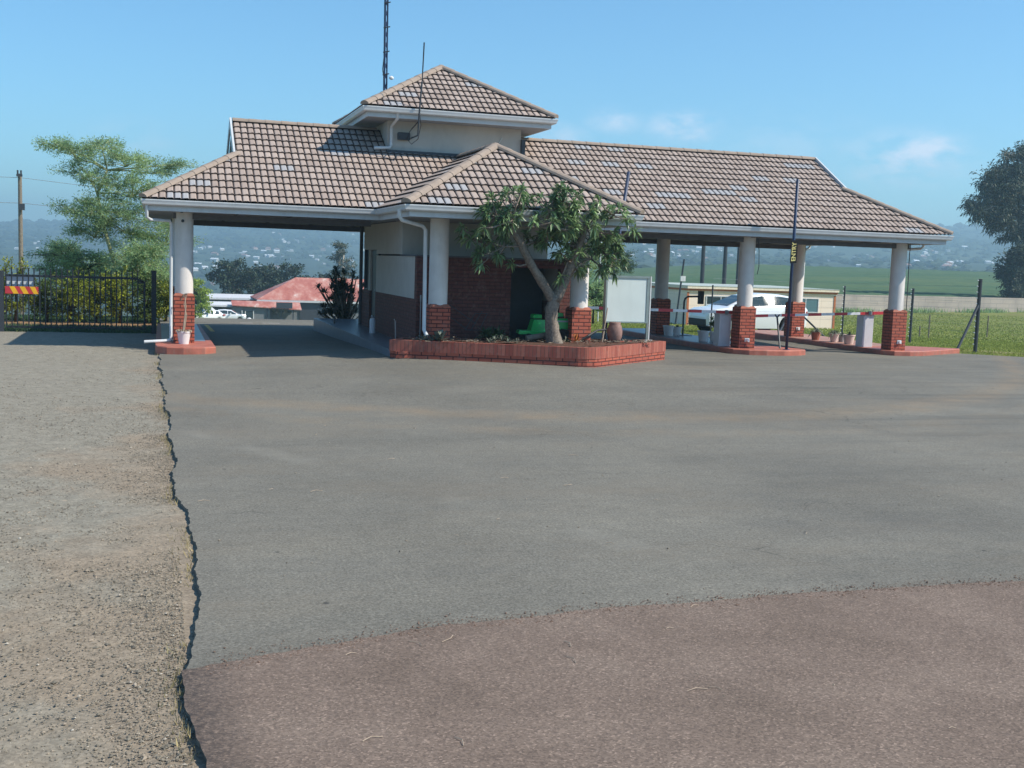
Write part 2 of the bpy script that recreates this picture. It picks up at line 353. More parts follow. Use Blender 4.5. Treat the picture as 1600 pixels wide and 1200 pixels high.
M_canebase = plain('cane_field_ground', (.05, .12, .045), .95, .1, var=.3, scale=.12)
M_canebase.node_tree.nodes['Principled BSDF'].inputs['Specular IOR Level'].default_value = .05

# ------------------------------------------------------------------ mesh helpers
WLOC = {}
def wloc(o):
    return WLOC.get(o.name, Vector((0, 0, 0))) if o else Vector((0, 0, 0))
def reg(o, name, label=None, cat=None, group=None, kind=None):
    if label: o['label'] = label
    if cat: o['category'] = cat
    if group: o['group'] = group
    if kind: o['kind'] = kind
    return o
def empty(name, loc, label, cat, group=None):
    o = bpy.data.objects.new(name, None); col.objects.link(o); o.location = loc; o.empty_display_size = .2
    WLOC[o.name] = Vector(loc); return reg(o, name, label, cat, group)
class MB:
    def __init__(s): s.v = []; s.f = []; s.uv = None
    def add(s, vs, fs):
        b = len(s.v); s.v += [tuple(map(float, v)) for v in vs]; s.f += [tuple(b+i for i in f) for f in fs]; return s
    def box(s, x0, y0, z0, x1, y1, z1):
        return s.add([(x0,y0,z0),(x1,y0,z0),(x1,y1,z0),(x0,y1,z0),(x0,y0,z1),(x1,y0,z1),(x1,y1,z1),(x0,y1,z1)],
                     [(0,3,2,1),(4,5,6,7),(0,1,5,4),(1,2,6,5),(2,3,7,6),(3,0,4,7)])
    def bbox(s, x0, y0, z0, x1, y1, z1, b=.01):
        """box with chamfered vertical edges and top"""
        p = [(x0+b,y0),(x1-b,y0),(x1,y0+b),(x1,y1-b),(x1-b,y1),(x0+b,y1),(x0,y1-b),(x0,y0+b)]
        return s.prism(p, z0, z1, b)
    def prism(s, poly, z0, z1, bev=0):
        n = len(poly); cx = sum(p[0] for p in poly)/n; cy = sum(p[1] for p in poly)/n
        vs = [(x, y, z0) for x, y in poly] + [(x, y, z1-bev) for x, y in poly]
        fs = [tuple(range(n-1, -1, -1))] + [(i, (i+1) % n, n+(i+1) % n, n+i) for i in range(n)]
        if bev:
            def sh(x, y):
                d = math.hypot(x-cx, y-cy) or 1; return (x-(x-cx)/d*bev, y-(y-cy)/d*bev, z1)
            vs += [sh(x, y) for x, y in poly]; fs += [(n+i, n+(i+1) % n, 2*n+(i+1) % n, 2*n+i) for i in range(n)] + [tuple(2*n+i for i in range(n))]
        else: fs += [tuple(n+i for i in range(n))]
        return s.add(vs, fs)
    def bar(s, p0, p1, wdt, hgt, upv=(0, 0, 1)):
        a, b = Vector(p0), Vector(p1); d = (b-a).normalized(); u_ = Vector(upv)
        if abs(d.dot(u_)) > .95: u_ = Vector((0, 1, 0))
        x = d.cross(u_).normalized()*wdt/2; y = x.cross(d).normalized()*hgt/2
        vs = [q+e for q in (a, b) for e in (-x-y, x-y, x+y, -x+y)]
        return s.add(vs, [(0,1,2,3),(7,6,5,4),(0,4,5,1),(1,5,6,2),(2,6,7,3),(3,7,4,0)])
    def tube(s, pts, rad, n=8, cap=True):
        pts = [Vector(p) for p in pts]; rad = rad if hasattr(rad, '__len__') else [rad]*len(pts); vs = []; fs = []
        ref = None
        for i, p in enumerate(pts):
            d = (pts[min(i+1, len(pts)-1)]-pts[max(i-1, 0)]).normalized()
            if ref is None: ref = Vector((0, 0, 1)) if abs(d.z) < .9 else Vector((1, 0, 0))
            x = d.cross(ref).normalized(); y = x.cross(d).normalized(); ref = y
            for k in range(n):
                a = 2*math.pi*k/n; vs.append(p+(x*math.cos(a)+y*math.sin(a))*rad[i])
        for i in range(len(pts)-1):
            for k in range(n): fs.append((i*n+k, (i+1)*n+k, (i+1)*n+(k+1) % n, i*n+(k+1) % n))
        if cap: fs += [tuple(range(n)), tuple(reversed(range((len(pts)-1)*n, len(pts)*n)))]
        return s.add(vs, fs)
    def lathe(s, c, prof, n=20):
        vs = [(c[0]+r*math.cos(2*math.pi*k/n), c[1]+r*math.sin(2*math.pi*k/n), c[2]+z) for r, z in prof for k in range(n)]
        m = len(prof); fs = [(i*n+k, i*n+(k+1) % n, (i+1)*n+(k+1) % n, (i+1)*n+k) for i in range(m-1) for k in range(n)]
        fs += [tuple(reversed(range(n))), tuple(range((m-1)*n, m*n))]
        return s.add(vs, fs)
    def quad(s, a, b, c, d): return s.add([a, b, c, d], [(0, 1, 2, 3)])
    def build(s, name, mat, parent=None, smooth=False, local=False):
        me = bpy.data.meshes.new(name)
        o = wloc(parent)
        vs = s.v if (local or not parent) else [(x-o.x, y-o.y, z-o.z) for x, y, z in s.v]
        me.from_pydata(vs, [], s.f); me.materials.append(mat)
        if smooth:
            me.polygons.foreach_set('use_smooth', [True]*len(me.polygons))
        me.update()
        ob = bpy.data.objects.new(name, me); col.objects.link(ob)
        if parent: ob.parent = parent
        WLOC[ob.name] = o.copy(); return ob
def smooth_by_angle(ob, ang=35):
    me = ob.data; me.polygons.foreach_set('use_smooth', [True]*len(me.polygons))
    bm = bmesh.new(); bm.from_mesh(me)
    for e in bm.edges:
        if len(e.link_faces) == 2 and e.calc_face_angle(0) > R(ang): e.smooth = False
    bm.to_mesh(me); bm.free()
def npmesh(name, V, F, mat, parent=None, smooth=False, uv=None):
    """V (n,3), F (m,4) or (m,3)"""
    me = bpy.data.meshes.new(name); V = np.asarray(V, dtype=np.float32); F = np.asarray(F, dtype=np.int32); k = F.shape[1]
    o = wloc(parent)
    if parent: V = V-np.array([o.x, o.y, o.z], dtype=np.float32)
    me.vertices.add(len(V)); me.vertices.foreach_set('co', V.ravel()); me.loops.add(F.size); me.loops.foreach_set('vertex_index', F.ravel())
    me.polygons.add(len(F)); me.polygons.foreach_set('loop_start', np.arange(0, F.size, k, dtype=np.int32)); me.polygons.foreach_set('loop_total', np.full(len(F), k, dtype=np.int32))
    me.polygons.foreach_set('use_smooth', np.full(len(F), bool(smooth)))
    me.materials.append(mat); me.update(calc_edges=True); me.validate()
    ob = bpy.data.objects.new(name, me); col.objects.link(ob)
    if parent: ob.parent = parent
    WLOC[ob.name] = o.copy(); return ob
def copy_tree(o, parent=None, **lab):
    c = o.copy(); col.objects.link(c); c.parent = parent; WLOC[c.name] = WLOC[o.name].copy() if o.name in WLOC else Vector((0, 0, 0))
    for ch in [x for x in o.children]: copy_tree(ch, c)
    for k, v in lab.items(): c[k] = v
    return c

# ------------------------------------------------------------------ terrain
PL = np.array([[0,0],[40,0],[55,-1],[90,-3.5],[140,-6.2],[180,-8.5],[300,-16],[500,-28],[900,-24],[1500,10],[2500,72],[3200,60],[5500,40]])
PR = np.array([[0,0],[37,0],[48,-.35],[66,-1.05],[90,-1.5],[112,-1.6],[130,-1.35],[360,3.2],[600,0],[1200,18],[2300,88],[3200,70],[5500,50]])
def zg(x, y):
    return .1*np.exp(-((x-6.5)/5.)**2-((y-25)/5.)**2)-.06*np.exp(-((x-.3)/2.5)**2-((y-26)/4.)**2)
def sinnoise(x, y, s):
    return (np.sin(x/s*1.3+y/s*.7)+np.sin(x/s*.61-y/s*1.17+1.3)+np.sin(x/s*2.3+y/s*1.9+.5)*.5+np.sin(y/s*2.7-x/s*.4)*.4)/2.9
def terr(x, y):
    x = np.asarray(x, float); y = np.asarray(y, float); r = np.hypot(x, y); az = np.degrees(np.arctan2(x, y))
    lr = np.log(np.maximum(r, 1)); 
    zl = np.interp(r, PL[:, 0], PL[:, 1]); zr = np.interp(r, PR[:, 0], PR[:, 1])
    zl = zl-np.clip((3-az)/9, 0, 1)*25*np.clip((r-1200)/1300, 0, 1)
    t = np.clip((az-12)/9, 0, 1); t = t*t*(3-2*t)
    z = zl*(1-t)+zr*t
    fieldt = np.clip((28-az)/6, 0, 1)*np.clip((r-130)/230, 0, 1)*np.clip(t, 0, 1)*np.clip((700-r)/340, 0, 1)
    z = z-3.0*fieldt
    k = np.clip((r-500)/1500, 0, 1)
    z = z+k*(sinnoise(x, y, 210)*9+sinnoise(x+55, y-20, 70)*3)
    z = z+np.clip((r-150)/300, 0, 1)*np.clip((r-420)/100, 0, 1)*sinnoise(x, y, 45)*.8
    return z+zg(x, y)
rr = np.concatenate([np.linspace(.5, 60, 50), np.geomspace(61.5, 3400, 125)]); aa = np.linspace(-math.pi, math.pi, 361)[:-1]
# finer steps in the direction the picture looks
aa = np.concatenate([np.linspace(-math.pi, R(-25), 60, endpoint=False), np.linspace(R(-25), R(60), 340, endpoint=False), np.linspace(R(60), math.pi, 60, endpoint=False)])
RRg, AAg = np.meshgrid(rr, aa, indexing='ij'); X = RRg*np.sin(AAg); Y = RRg*np.cos(AAg); Z = terr(X, Y)-.07
V = np.stack([X, Y, Z], -1).reshape(-1, 3); na = len(aa); i, j = np.meshgrid(np.arange(len(rr)-1), np.arange(na), indexing='ij'); j2 = (j+1) % na
F = np.stack([i*na+j, i*na+j2, (i+1)*na+j2, (i+1)*na+j], -1).reshape(-1, 4)
V = np.vstack([V, [[0, 0, -.07]]]); 
terrain = npmesh('terrain', V, F, M_terr, smooth=True); reg(terrain, 'terrain', 'green ground falling away to a valley and a wooded hillside', kind='structure')

def strips(name, rows, xl, xr, nx, zoff, mat, lip=.06, tfun=terr):
    V = []; ny = len(rows)
    for y in rows:
        a, b = xl(y), xr(y); xs = a+(b-a)*np.linspace(0, 1, nx)**1.25
        z = tfun(xs, np.full(nx, y))+zoff
        V.append(np.column_stack([np.r_[xs[0]-.005, xs, xs[-1]], np.full(nx+2, y), np.r_[z[0]-lip, z, z[-1]-lip]]))
    V = np.vstack(V); n = nx+2; i, j = np.meshgrid(np.arange(ny-1), np.arange(n-1), indexing='ij')
    F = np.stack([i*n+j, i*n+j+1, (i+1)*n+j+1, (i+1)*n+j], -1).reshape(-1, 4)
    return npmesh(name, V, F, mat)
def jag(y, s=1):
    return .025*math.sin(y*2.1)+.016*math.sin(y*5.1+1)+.007*math.sin(y*15+2)+.005*math.sin(y*37)+.003*math.sin(y*101+y*y)
def edge_l(y): 
    base = np.interp(y, [-8, 4.9, 6.1, 7.0, 8.3, 11, 14, 18, 25, 26, 60], [.24, .22, .13, .23, .30, .17, .17, .12, .04, .06, .12])
    return float(base)+jag(y)*(1 if y < 26 else .3)*(.55+.45*min(1, y/14))
def edge_r(y): return float(np.interp(y, [-8, 20, 25, 27, 28.3, 31, 36.2, 36.25, 60], [44, 44, 26, 23.6, 21.9, 21.4, 21.4, 7.4, 7.4]))
rows = np.concatenate([np.arange(-8, 3, .5), np.arange(3, 13, .035), np.arange(13, 27, .12), np.arange(27, 36.2, .35), [36.2, 36.25], np.arange(36.6, 58, .6)])
asph = strips('road', rows, edge_l, edge_r, 40, 0, M_asph); reg(asph, 'road', 'grey asphalt forecourt leading to the gatehouse lanes', kind='structure')
def red_top(x): return float(np.interp(x, [-2, .25, .8, 1.6, 2.6, 4.4, 6.1, 12], [6.1, 6.1, 6.32, 6.54, 6.68, 6.77, 6.75, 6.5]))+.012*math.sin(x*5)+.008*math.sin(x*23)+.006*math.sin(x*61)
# red sheet: columns run along x
xs = np.concatenate([[0], np.geomspace(.02, 12, 160)]); V = []; ny = 160
yy = np.linspace(0, 1, ny)
for k in range(ny):
    t = yy[k]
    for q in range(len(xs)):
        y = -4+(red_top(.2+xs[q])+4)*t; x = edge_l(y)-.009+xs[q]
        V.append((x, y, terr(x, y)+.004))
n = len(xs); i, j = np.meshgrid(np.arange(ny-1), np.arange(n-1), indexing='ij')
redr = npmesh('red_road', V, np.stack([i*n+j, i*n+j+1, (i+1)*n+j+1, (i+1)*n+j], -1).reshape(-1, 4), M_redasph); reg(redr, 'red_road', 'reddish coarse asphalt apron nearest the viewer', kind='structure')
# gravel shoulder
rows = np.concatenate([np.arange(-8, 3, .5), np.arange(3, 14, .05), np.arange(14, 32.45, .15)])
xg = -12+12.35*(1-(1-np.linspace(0, 1, 240))**1.0)
Xg, Yg = np.meshgrid(xg, rows); Zg = terr(Xg, Yg)-.034+.006*sinnoise(Xg, Yg, .21)+.008*sinnoise(Xg, Yg, .9)+rng.normal(0, .0022, Xg.shape)
nx = len(xg); i, j = np.meshgrid(np.arange(len(rows)-1), np.arange(nx-1), indexing='ij')
gv = npmesh('gravel_shoulder', np.stack([Xg, Yg, Zg], -1).reshape(-1, 3), np.stack([i*nx+j, i*nx+j+1, (i+1)*nx+j+1, (i+1)*nx+j], -1).reshape(-1, 4), M_gravel, smooth=True)
reg(gv, 'gravel_shoulder', 'grey gravel and orange dust shoulder left of the asphalt', kind='structure')
# loose stones
def stones(name, N, fx, fy, zoff, smin, smax, mat, label):
    base = np.array([[1,0,0],[-1,0,0],[0,1,0],[0,-1,0],[0,0,1],[0,0,-1.]]); faces = np.array([[0,2,4],[2,1,4],[1,3,4],[3,0,4],[2,0,5],[1,2,5],[3,1,5],[0,3,5]])
    x = fx(N); y = fy(N); s = rng.uniform(smin, smax, N)*rng.choice([.6, .8, 1, 1.6], N, p=[.45, .3, .2, .05])
    a = rng.uniform(0, 6.28, N); sc3 = np.stack([s*rng.uniform(.7, 1.5, N), s*rng.uniform(.7, 1.2, N), s*rng.uniform(.4, .8, N)], -1)
    Vb = base[None]*rng.uniform(.75, 1.2, (N, 6, 1))*sc3[:, None]
    ca, sa = np.cos(a)[:, None], np.sin(a)[:, None]
    X = Vb[..., 0]*ca-Vb[..., 1]*sa+x[:, None]; Y = Vb[..., 0]*sa+Vb[..., 1]*ca+y[:, None]; Z = Vb[..., 2]+(terr(x, y)+zoff+sc3[:, 2]*.25)[:, None]
    V = np.stack([X, Y, Z], -1).reshape(-1, 3); F = (faces[None]+6*np.arange(N)[:, None, None]).reshape(-1, 3)
    return reg(npmesh(name, V, F, mat), name, label, 'stones', kind='stuff')
def stonemat():
    t = NT('stone_chip', .95, .1); g = t.n('ShaderNodeNewGeometry')
    t.color(t.ramp(g.outputs['Random Per Island'], ((0, (.13, .115, .095)), (.35, (.20, .178, .142)), (.7, (.25, .21, .16)), (.95, (.32, .26, .20)), (1, (.42, .38, .32))))); return t.m
M_stone = stonemat()
M_redchip = plain('red_chip', (.17, .115, .09), .95, .1, var=.35, scale=90)
stones('gravel_stones', 60000, lambda N: .16-np.where(rng.random(N) < .25, np.abs(rng.normal(0, .25, N)), np.abs(rng.normal(0, 2.6, N))), lambda N: 3.5+rng.beta(1., 3.2, N)*28, -.032, .0035, .010, M_stone, 'loose grey and brown stone chips lying on the gravel shoulder')
stones('road_grit', 3500, lambda N: rng.uniform(.4, 12, N), lambda N: rng.uniform(4, 26, N), .004, .003, .007, M_stone, 'sparse loose grit lying on the asphalt')
def seam(N):
    return rng.uniform(.3, 8, N)
_sx = rng.uniform(.25, 8, 4000); _sy = np.array([red_top(v) for v in _sx])+rng.normal(0, .07, 4000)
stones('seam_chips', 4000, lambda N: _sx, lambda N: _sy, .004, .003, .0075, M_redchip, 'loose reddish chips strewn along the join of the two asphalts')

# painted marks left on the road behind the left lane
def mark(name, pts, mat, label):
    m = MB(); m.add([(x, y, float(terr(x, y))+.004) for x, y in pts], [tuple(range(len(pts)))]); o = m.build(name, mat); return reg(o, name, label, kind='structure')
M_ymark = plain('worn_yellow_paint', (.55, .34, .10), .8, .2, var=.25, scale=9); M_wmark = plain('worn_white_paint', (.45, .42, .40), .8, .2, var=.3, scale=9)
mark('yellow_road_line', [(1.42, 33.0), (1.54, 33.0), (1.48, 36.0), (1.36, 36.0)], M_ymark, 'worn yellow line on the road beside the left island')
mark('white_road_dash', [(2.5, 37.2), (2.9, 37.2), (2.9, 37.35), (2.5, 37.35)], M_wmark, 'faded white dash on the road behind the left lane')
mark('white_road_dash', [(3.2, 37.3), (3.75, 37.3), (3.75, 37.45), (3.2, 37.45)], M_wmark, 'faded white dash on the road behind the left lane')

# ------------------------------------------------------------------ gatehouse
XL, XR, YE, HE, B_, D_, T = -.30, 20.62, 26.58, 3.307, 2.11, 3.79, .574
YR = YE+D_; HR = HE+D_*T; YB = YE+2*D_
WL, WR, YW = 4.855, 10.065, 23.30; WW = (WR-WL)/2
P_ = .163; G_ = .335
def cell_surface(O, u, s, n, wid, hgt, polys, name, parent, detail=True, uoff=0):
    """a tiled slope: O eave corner, u along the eave, s up the slope; polys = convex outlines in (u, v)"""
    res = 8 if detail else 4
    us = []; k0 = int(math.floor(0/P_)); nU = int(math.ceil(wid/P_))+1
    frac = (np.arange(res)/res)
    us = (np.arange(nU)[:, None]+frac[None]).ravel()            # in waves
    fv = np.array([0.0, .30, .65, .985]); nV = int(math.ceil(hgt/G_))+1
    vs = (np.arange(nV)[:, None]+fv[None]).ravel()
    U, Vv = np.meshgrid(us, vs)
    fu = U-np.floor(U); prof = np.clip(np.abs(np.sin(np.pi*(fu)))*1.7, 0, 1)**.8; scal = .5-.5*np.cos(2*np.pi*(fu+.2))
    fr = Vv-np.floor(Vv)
    H = .030*prof+.034*(1-fr)
    # lower edge of every tile course is slightly curved by the wave and no two rows lie alike
    jit = (np.sin(np.floor(Vv)*12.9+np.floor(U)*4.1)*.5)*.004
    vv = Vv*G_-.038*scal*(fr < .5)+jit
    Pn = np.array(O)[None, None]+np.array(u)[None, None]*(U*P_)[..., None]+np.array(s)[None, None]*vv[..., None]+np.array(n)[None, None]*H[..., None]
    nc = len(us); nr_ = len(vs)
    i, j = np.meshgrid(np.arange(nr_-1), np.arange(nc-1), indexing='ij')
    F = np.stack([i*nc+j, i*nc+j+1, (i+1)*nc+j+1, (i+1)*nc+j], -1).reshape(-1, 4)
    Vt = Pn.reshape(-1, 3); UVx = np.stack([U, Vv], -1).reshape(-1, 2); UVx[:, 1] = UVx[:, 1]
    out_bm = bmesh.new(); uvl = out_bm.loops.layers.uv.new('UVMap')
    O_, u_, s_, n_ = map(Vector, (O, u, s, n))
    for poly in polys:
        bm = bmesh.new(); ul = bm.loops.layers.uv.new('UVMap')
        # keep only cells near the polygon
        umin = min(p[0] for p in poly)/P_-1; umax = max(p[0] for p in poly)/P_+1; vmin = min(p[1] for p in poly)/G_-1.5; vmax = max(p[1] for p in poly)/G_+1.5
        cu = UVx[F[:, 0]]; keep = (cu[:, 0] > umin) & (cu[:, 0] < umax) & (cu[:, 1] > vmin) & (cu[:, 1] < vmax)
        Fk = F[keep]; used = np.unique(Fk); idx = {int(a): bm.verts.new(Vt[a]) for a in used}
        for f in Fk:
            bf = bm.faces.new([idx[int(a)] for a in f])
            cen = UVx[f].mean(0)
            for lp, a in zip(bf.loops, f):
                q = UVx[a]; q = (cen[0]+(q[0]-cen[0])*.999, cen[1]+(q[1]-cen[1])*.995); lp[ul].uv = q
        m = len(poly)
        for k in range(m):
            a, b = poly[k], poly[(k+1) % m]
            pa = O_+u_*a[0]+s_*a[1]; d = (u_*(b[0]-a[0])+s_*(b[1]-a[1])).normalized(); nn = d.cross(n_)   # outward for ccw
            bmesh.ops.bisect_plane(bm, geom=bm.verts[:]+bm.edges[:]+bm.faces[:], plane_co=pa, plane_no=nn, clear_outer=True)
        me_t = bpy.data.meshes.new('t'); bm.to_mesh(me_t); out_bm.from_mesh(me_t); bpy.data.meshes.remove(me_t); bm.free()
    o = wloc(parent)
    for v in out_bm.verts: v.co -= o
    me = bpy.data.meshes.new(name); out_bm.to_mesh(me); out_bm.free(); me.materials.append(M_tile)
    return me
def slope_vecs(facing):
    c = 1/math.hypot(1, T); s_ = T/math.hypot(1, T)
    d = {'front': ((1,0,0), (0,c,s_)), 'back': ((-1,0,0), (0,-c,s_)), 'left': ((0,-1,0), (c,0,s_)), 'right': ((0,1,0), (-c,0,s_))}[facing]
    u, s = Vector(d[0]), Vector(d[1]); return u, s, u.cross(s)
K = math.hypot(1, T)    # plan distance -> slope length
def make_roof(name, parent, slopes):
    bm = bmesh.new()
    for (facing, O, wid, run, polys) in slopes:
        u, s, n = slope_vecs(facing)
        pl = [[(a, b*K) for a, b in p] for p in polys]
        me = cell_surface(O, u, s, n, wid, run*K, pl, name, parent, facing in ('front', 'left'))
        bm.from_mesh(me); bpy.data.meshes.remove(me)
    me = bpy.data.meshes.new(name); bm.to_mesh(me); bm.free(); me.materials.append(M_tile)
    ob = bpy.data.objects.new(name, me); col.objects.link(ob); ob.parent = parent; WLOC[ob.name] = wloc(parent).copy(); return ob

gh = empty('gatehouse', (9, 28, 0), 'long gatehouse with brown tiled hipped roofs on white columns over brick piers', 'gatehouse')
W_ = XR-XL; DP = YB-YE
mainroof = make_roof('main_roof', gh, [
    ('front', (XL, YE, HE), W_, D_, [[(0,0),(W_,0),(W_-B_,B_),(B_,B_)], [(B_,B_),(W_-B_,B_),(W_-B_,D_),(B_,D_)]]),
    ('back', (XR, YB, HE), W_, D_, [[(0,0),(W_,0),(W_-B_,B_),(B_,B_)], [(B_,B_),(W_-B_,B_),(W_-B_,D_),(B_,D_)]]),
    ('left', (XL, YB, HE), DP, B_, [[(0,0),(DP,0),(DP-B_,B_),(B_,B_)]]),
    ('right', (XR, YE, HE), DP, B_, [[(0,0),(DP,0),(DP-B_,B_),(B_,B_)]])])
WD = YE+(WW*1.0)-YW+.0   # wing runs back until its ridge meets the main slope
YM = YE+WW
wl = YM-YW
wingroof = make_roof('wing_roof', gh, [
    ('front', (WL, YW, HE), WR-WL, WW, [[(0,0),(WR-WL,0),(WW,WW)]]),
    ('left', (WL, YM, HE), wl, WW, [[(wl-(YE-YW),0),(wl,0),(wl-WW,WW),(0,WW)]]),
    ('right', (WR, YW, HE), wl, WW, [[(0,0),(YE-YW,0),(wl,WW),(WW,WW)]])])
TL, TR, TYF, TZ = 4.85, 9.82, 28.55, 5.90; TW = (TR-TL)/2; TW2 = TR-TL
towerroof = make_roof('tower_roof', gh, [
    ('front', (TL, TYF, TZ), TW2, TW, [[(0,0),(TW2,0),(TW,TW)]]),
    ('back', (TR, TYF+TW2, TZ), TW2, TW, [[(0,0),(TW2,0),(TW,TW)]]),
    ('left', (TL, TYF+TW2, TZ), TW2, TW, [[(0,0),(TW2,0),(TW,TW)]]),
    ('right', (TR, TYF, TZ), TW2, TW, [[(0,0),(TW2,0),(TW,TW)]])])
def caps(name, lines, parent, r=.115):
    for a, b in lines:
        m = MB(); a, b = Vector(a), Vector(b); L = (b-a).length; n = max(2, round(L/.42)); d = (b-a)/L
        side = d.cross(Vector((0, 0, 1))).normalized(); upv = side.cross(d).normalized()
        for k in range(n):
            p0 = a+d*(L*k/n); p1 = a+d*(L*(k+1)/n+.03)
            vs = []
            for p, q in ((p0, r*1.06), (p1, r*.95)):
                for t in range(7):
                    an = math.pi*t/6; vs.append(p+side*math.cos(an)*q+upv*(math.sin(an)*q*.75+.005))
            m.add(vs, [(t, t+1, 8+t, 7+t) for t in range(6)]+[tuple(range(6, -1, -1)), tuple(range(7, 14))])
        m.build(name, M_ridge, parent)
z = lambda run: HE+run*T+.03
caps('ridge_tiles', [((XL+B_, YR, HR+.02), (TL+.6, YR, HR+.02)), ((TR-.6, YR, HR+.02), (XR-B_, YR, HR+.02)),
    ((XL, YE, z(0)), (XL+B_, YE+B_, z(B_))), ((XR, YE, z(0)), (XR-B_, YE+B_, z(B_))), ((XL, YB, z(0)), (XL+B_, YB-B_, z(B_))), ((XR, YB, z(0)), (XR-B_, YB-B_, z(B_)))], mainroof)
caps('ridge_tiles', [((WL, YW, z(0)), (WL+WW, YW+WW, z(WW))), ((WR, YW, z(0)), (WL+WW, YW+WW, z(WW))), ((WL+WW, YW+WW, z(WW)), (WL+WW, YM, z(WW)))], wingroof, .125)
tz = TZ+.03; ap = (TL+TW, TYF+TW, TZ+TW*T+.03)
caps('ridge_tiles', [((TL, TYF, tz), ap), ((TR, TYF, tz), ap), ((TL, TYF+TW2, tz), ap), ((TR, TYF+TW2, tz), ap)], towerroof, .12)
# dutch gablets
for sx, nm in ((XL+B_, -1), (XR-B_, 1)):
    m = MB(); hb_ = HE+B_*T; m.add([(sx, YE+B_, hb_), (sx, YB-B_, hb_), (sx, YR, HR), (sx-nm*.04, YE+B_, hb_), (sx-nm*.04, YB-B_, hb_), (sx-nm*.04, YR, HR)], [(0,1,2),(3,5,4),(0,3,4,1),(1,4,5,2),(2,5,3,0)])
    m.build('gablet_panel', M_charcoal, mainroof)
    m = MB()
    for ya, yb in ((YE+B_-.06, YR), (YB-B_+.06, YR)):
        m.bar((sx+nm*.05, ya, hb_-.02), (sx+nm*.05, yb, HR+.02), .045, .20, (0, 0, 1))
    m.build('bargeboard', M_white, mainroof)
# fascia, gutter, soffit rings
def ring(name, mat, parent, loops, z0, z1, off0, off1, closed=True):
    pass
def gutter_run(m, pts, closed, off, prof):
    """sweep profile (outward, z) along a horizontal poly-line; outward is to the right of travel"""
    n = len(pts); rows = []
    for i, p in enumerate(pts):
        p = Vector((p[0], p[1])); 
        d0 = (p-Vector(pts[i-1][:2])).normalized() if (i > 0 or closed) else None
        d1 = (Vector(pts[(i+1) % n][:2])-p).normalized() if (i < n-1 or closed) else None
        if d0 is None: d0 = d1
        if d1 is None: d1 = d0
        n0 = Vector((d0.y, -d0.x)); n1 = Vector((d1.y, -d1.x)); mi = (n0+n1); mi = mi/(1+n0.dot(n1))
        rows.append([(p.x+mi.x*(off+o), p.y+mi.y*(off+o), z_) for o, z_ in prof])
    k = len(prof); vs = [q for r_ in rows for q in r_]; fs = []
    for i in range(n if closed else n-1):
        for j in range(k-1): fs.append((i*k+j, i*k+j+1, ((i+1) % n)*k+j+1, ((i+1) % n)*k+j))
    m.add(vs, fs)
outline = [(XL, YB), (XL, YE), (WL, YE), (WL, YW), (WR, YW), (WR, YE), (XR, YE), (XR, YB)]   # travel with outside on the right
def fasc(outl, he, parent):
    m = MB(); gutter_run(m, outl, True, -.09, [(0, he-.01), (0, he-.24), (-.03, he-.24), (-.03, he-.01), (0, he-.01)]); m.build('fascia', M_fascia, parent)
    m = MB(); gp = [(-.085, he-.015), (-.085, he-.10), (-.06, he-.125), (-.01, he-.125), (.02, he-.10), (.03, he-.06), (.045, he-.02), (.045, he+.002), (.035, he+.002), (.03, he-.02), (.015, he-.06), (.005, he-.095), (-.06, he-.105), (-.07, he-.015), (-.085, he-.015)]
    gutter_run(m, outl, True, 0, gp); m.build('gutter', M_white, parent)
fasc(outline, HE, mainroof)
tout = [(TL, TYF+TW2), (TL, TYF), (TR, TYF), (TR, TYF+TW2)]
fasc(tout, TZ, towerroof)
# soffit boards with battens
zs = HE-.235; ins = .11
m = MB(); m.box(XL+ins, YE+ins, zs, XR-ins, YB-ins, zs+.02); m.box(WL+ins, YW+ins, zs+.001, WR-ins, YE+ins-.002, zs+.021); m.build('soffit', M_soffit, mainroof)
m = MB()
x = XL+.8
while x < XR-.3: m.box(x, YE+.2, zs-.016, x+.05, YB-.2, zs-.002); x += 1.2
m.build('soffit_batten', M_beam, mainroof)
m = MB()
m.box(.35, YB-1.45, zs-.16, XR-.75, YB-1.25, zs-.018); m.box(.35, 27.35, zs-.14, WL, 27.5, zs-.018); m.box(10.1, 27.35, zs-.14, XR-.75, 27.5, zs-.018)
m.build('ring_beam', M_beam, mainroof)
m = MB(); m.box(TL+ins, TYF+ins, TZ-.235, TR-ins, TYF+TW2-ins, TZ-.215); m.build('soffit', M_soffit, towerroof)

# columns
def column(x, yf, zb, ztop, wdt=.46, r=.205, hb=1.238, ramp_cap=True):
    """round plastered column on a square brick pier; yf is the front face"""
    cx, cy = x, yf+wdt/2
    c = MB(); c.lathe((cx, cy, 0), [(r, hb-.02), (r, ztop)], 28); o = c.build('column', M_colw, gh); smooth_by_angle(o, 50)
    p = MB(); p.bbox(cx-wdt/2, yf, zb, cx+wdt/2, yf+wdt, hb-.045, .006); p.build('brick_pier', M_brick, o)
    q = MB(); h = wdt/2+.004
    q.add([(cx-h, cy-h, hb-.045), (cx+h, cy-h, hb-.045), (cx+h, cy+h, hb-.045), (cx-h, cy+h, hb-.045), (cx-h*.8, cy-h*.8, hb+.012), (cx+h*.8, cy-h*.8, hb+.012), (cx+h*.8, cy+h*.8, hb+.012), (cx-h*.8, cy+h*.8, hb+.012)],
          [(0,1,5,4),(1,2,6,5),(2,3,7,6),(3,0,4,7),(4,5,6,7),(3,2,1,0)]); q.build('pier_cap', M_terra if ramp_cap else M_plaster, o)
    return o
ZT = HE-.215
c1 = column(.585, 27.22, .05, ZT); column(.585, 32.35, .05, ZT)
cF1 = column(5.815, 24.1, .2, ZT); cF2 = column(9.07, 24.1, .2, ZT)
c4 = column(14.93, 27.22, .1, ZT); c4b = column(14.84, 32.35, .1, ZT)
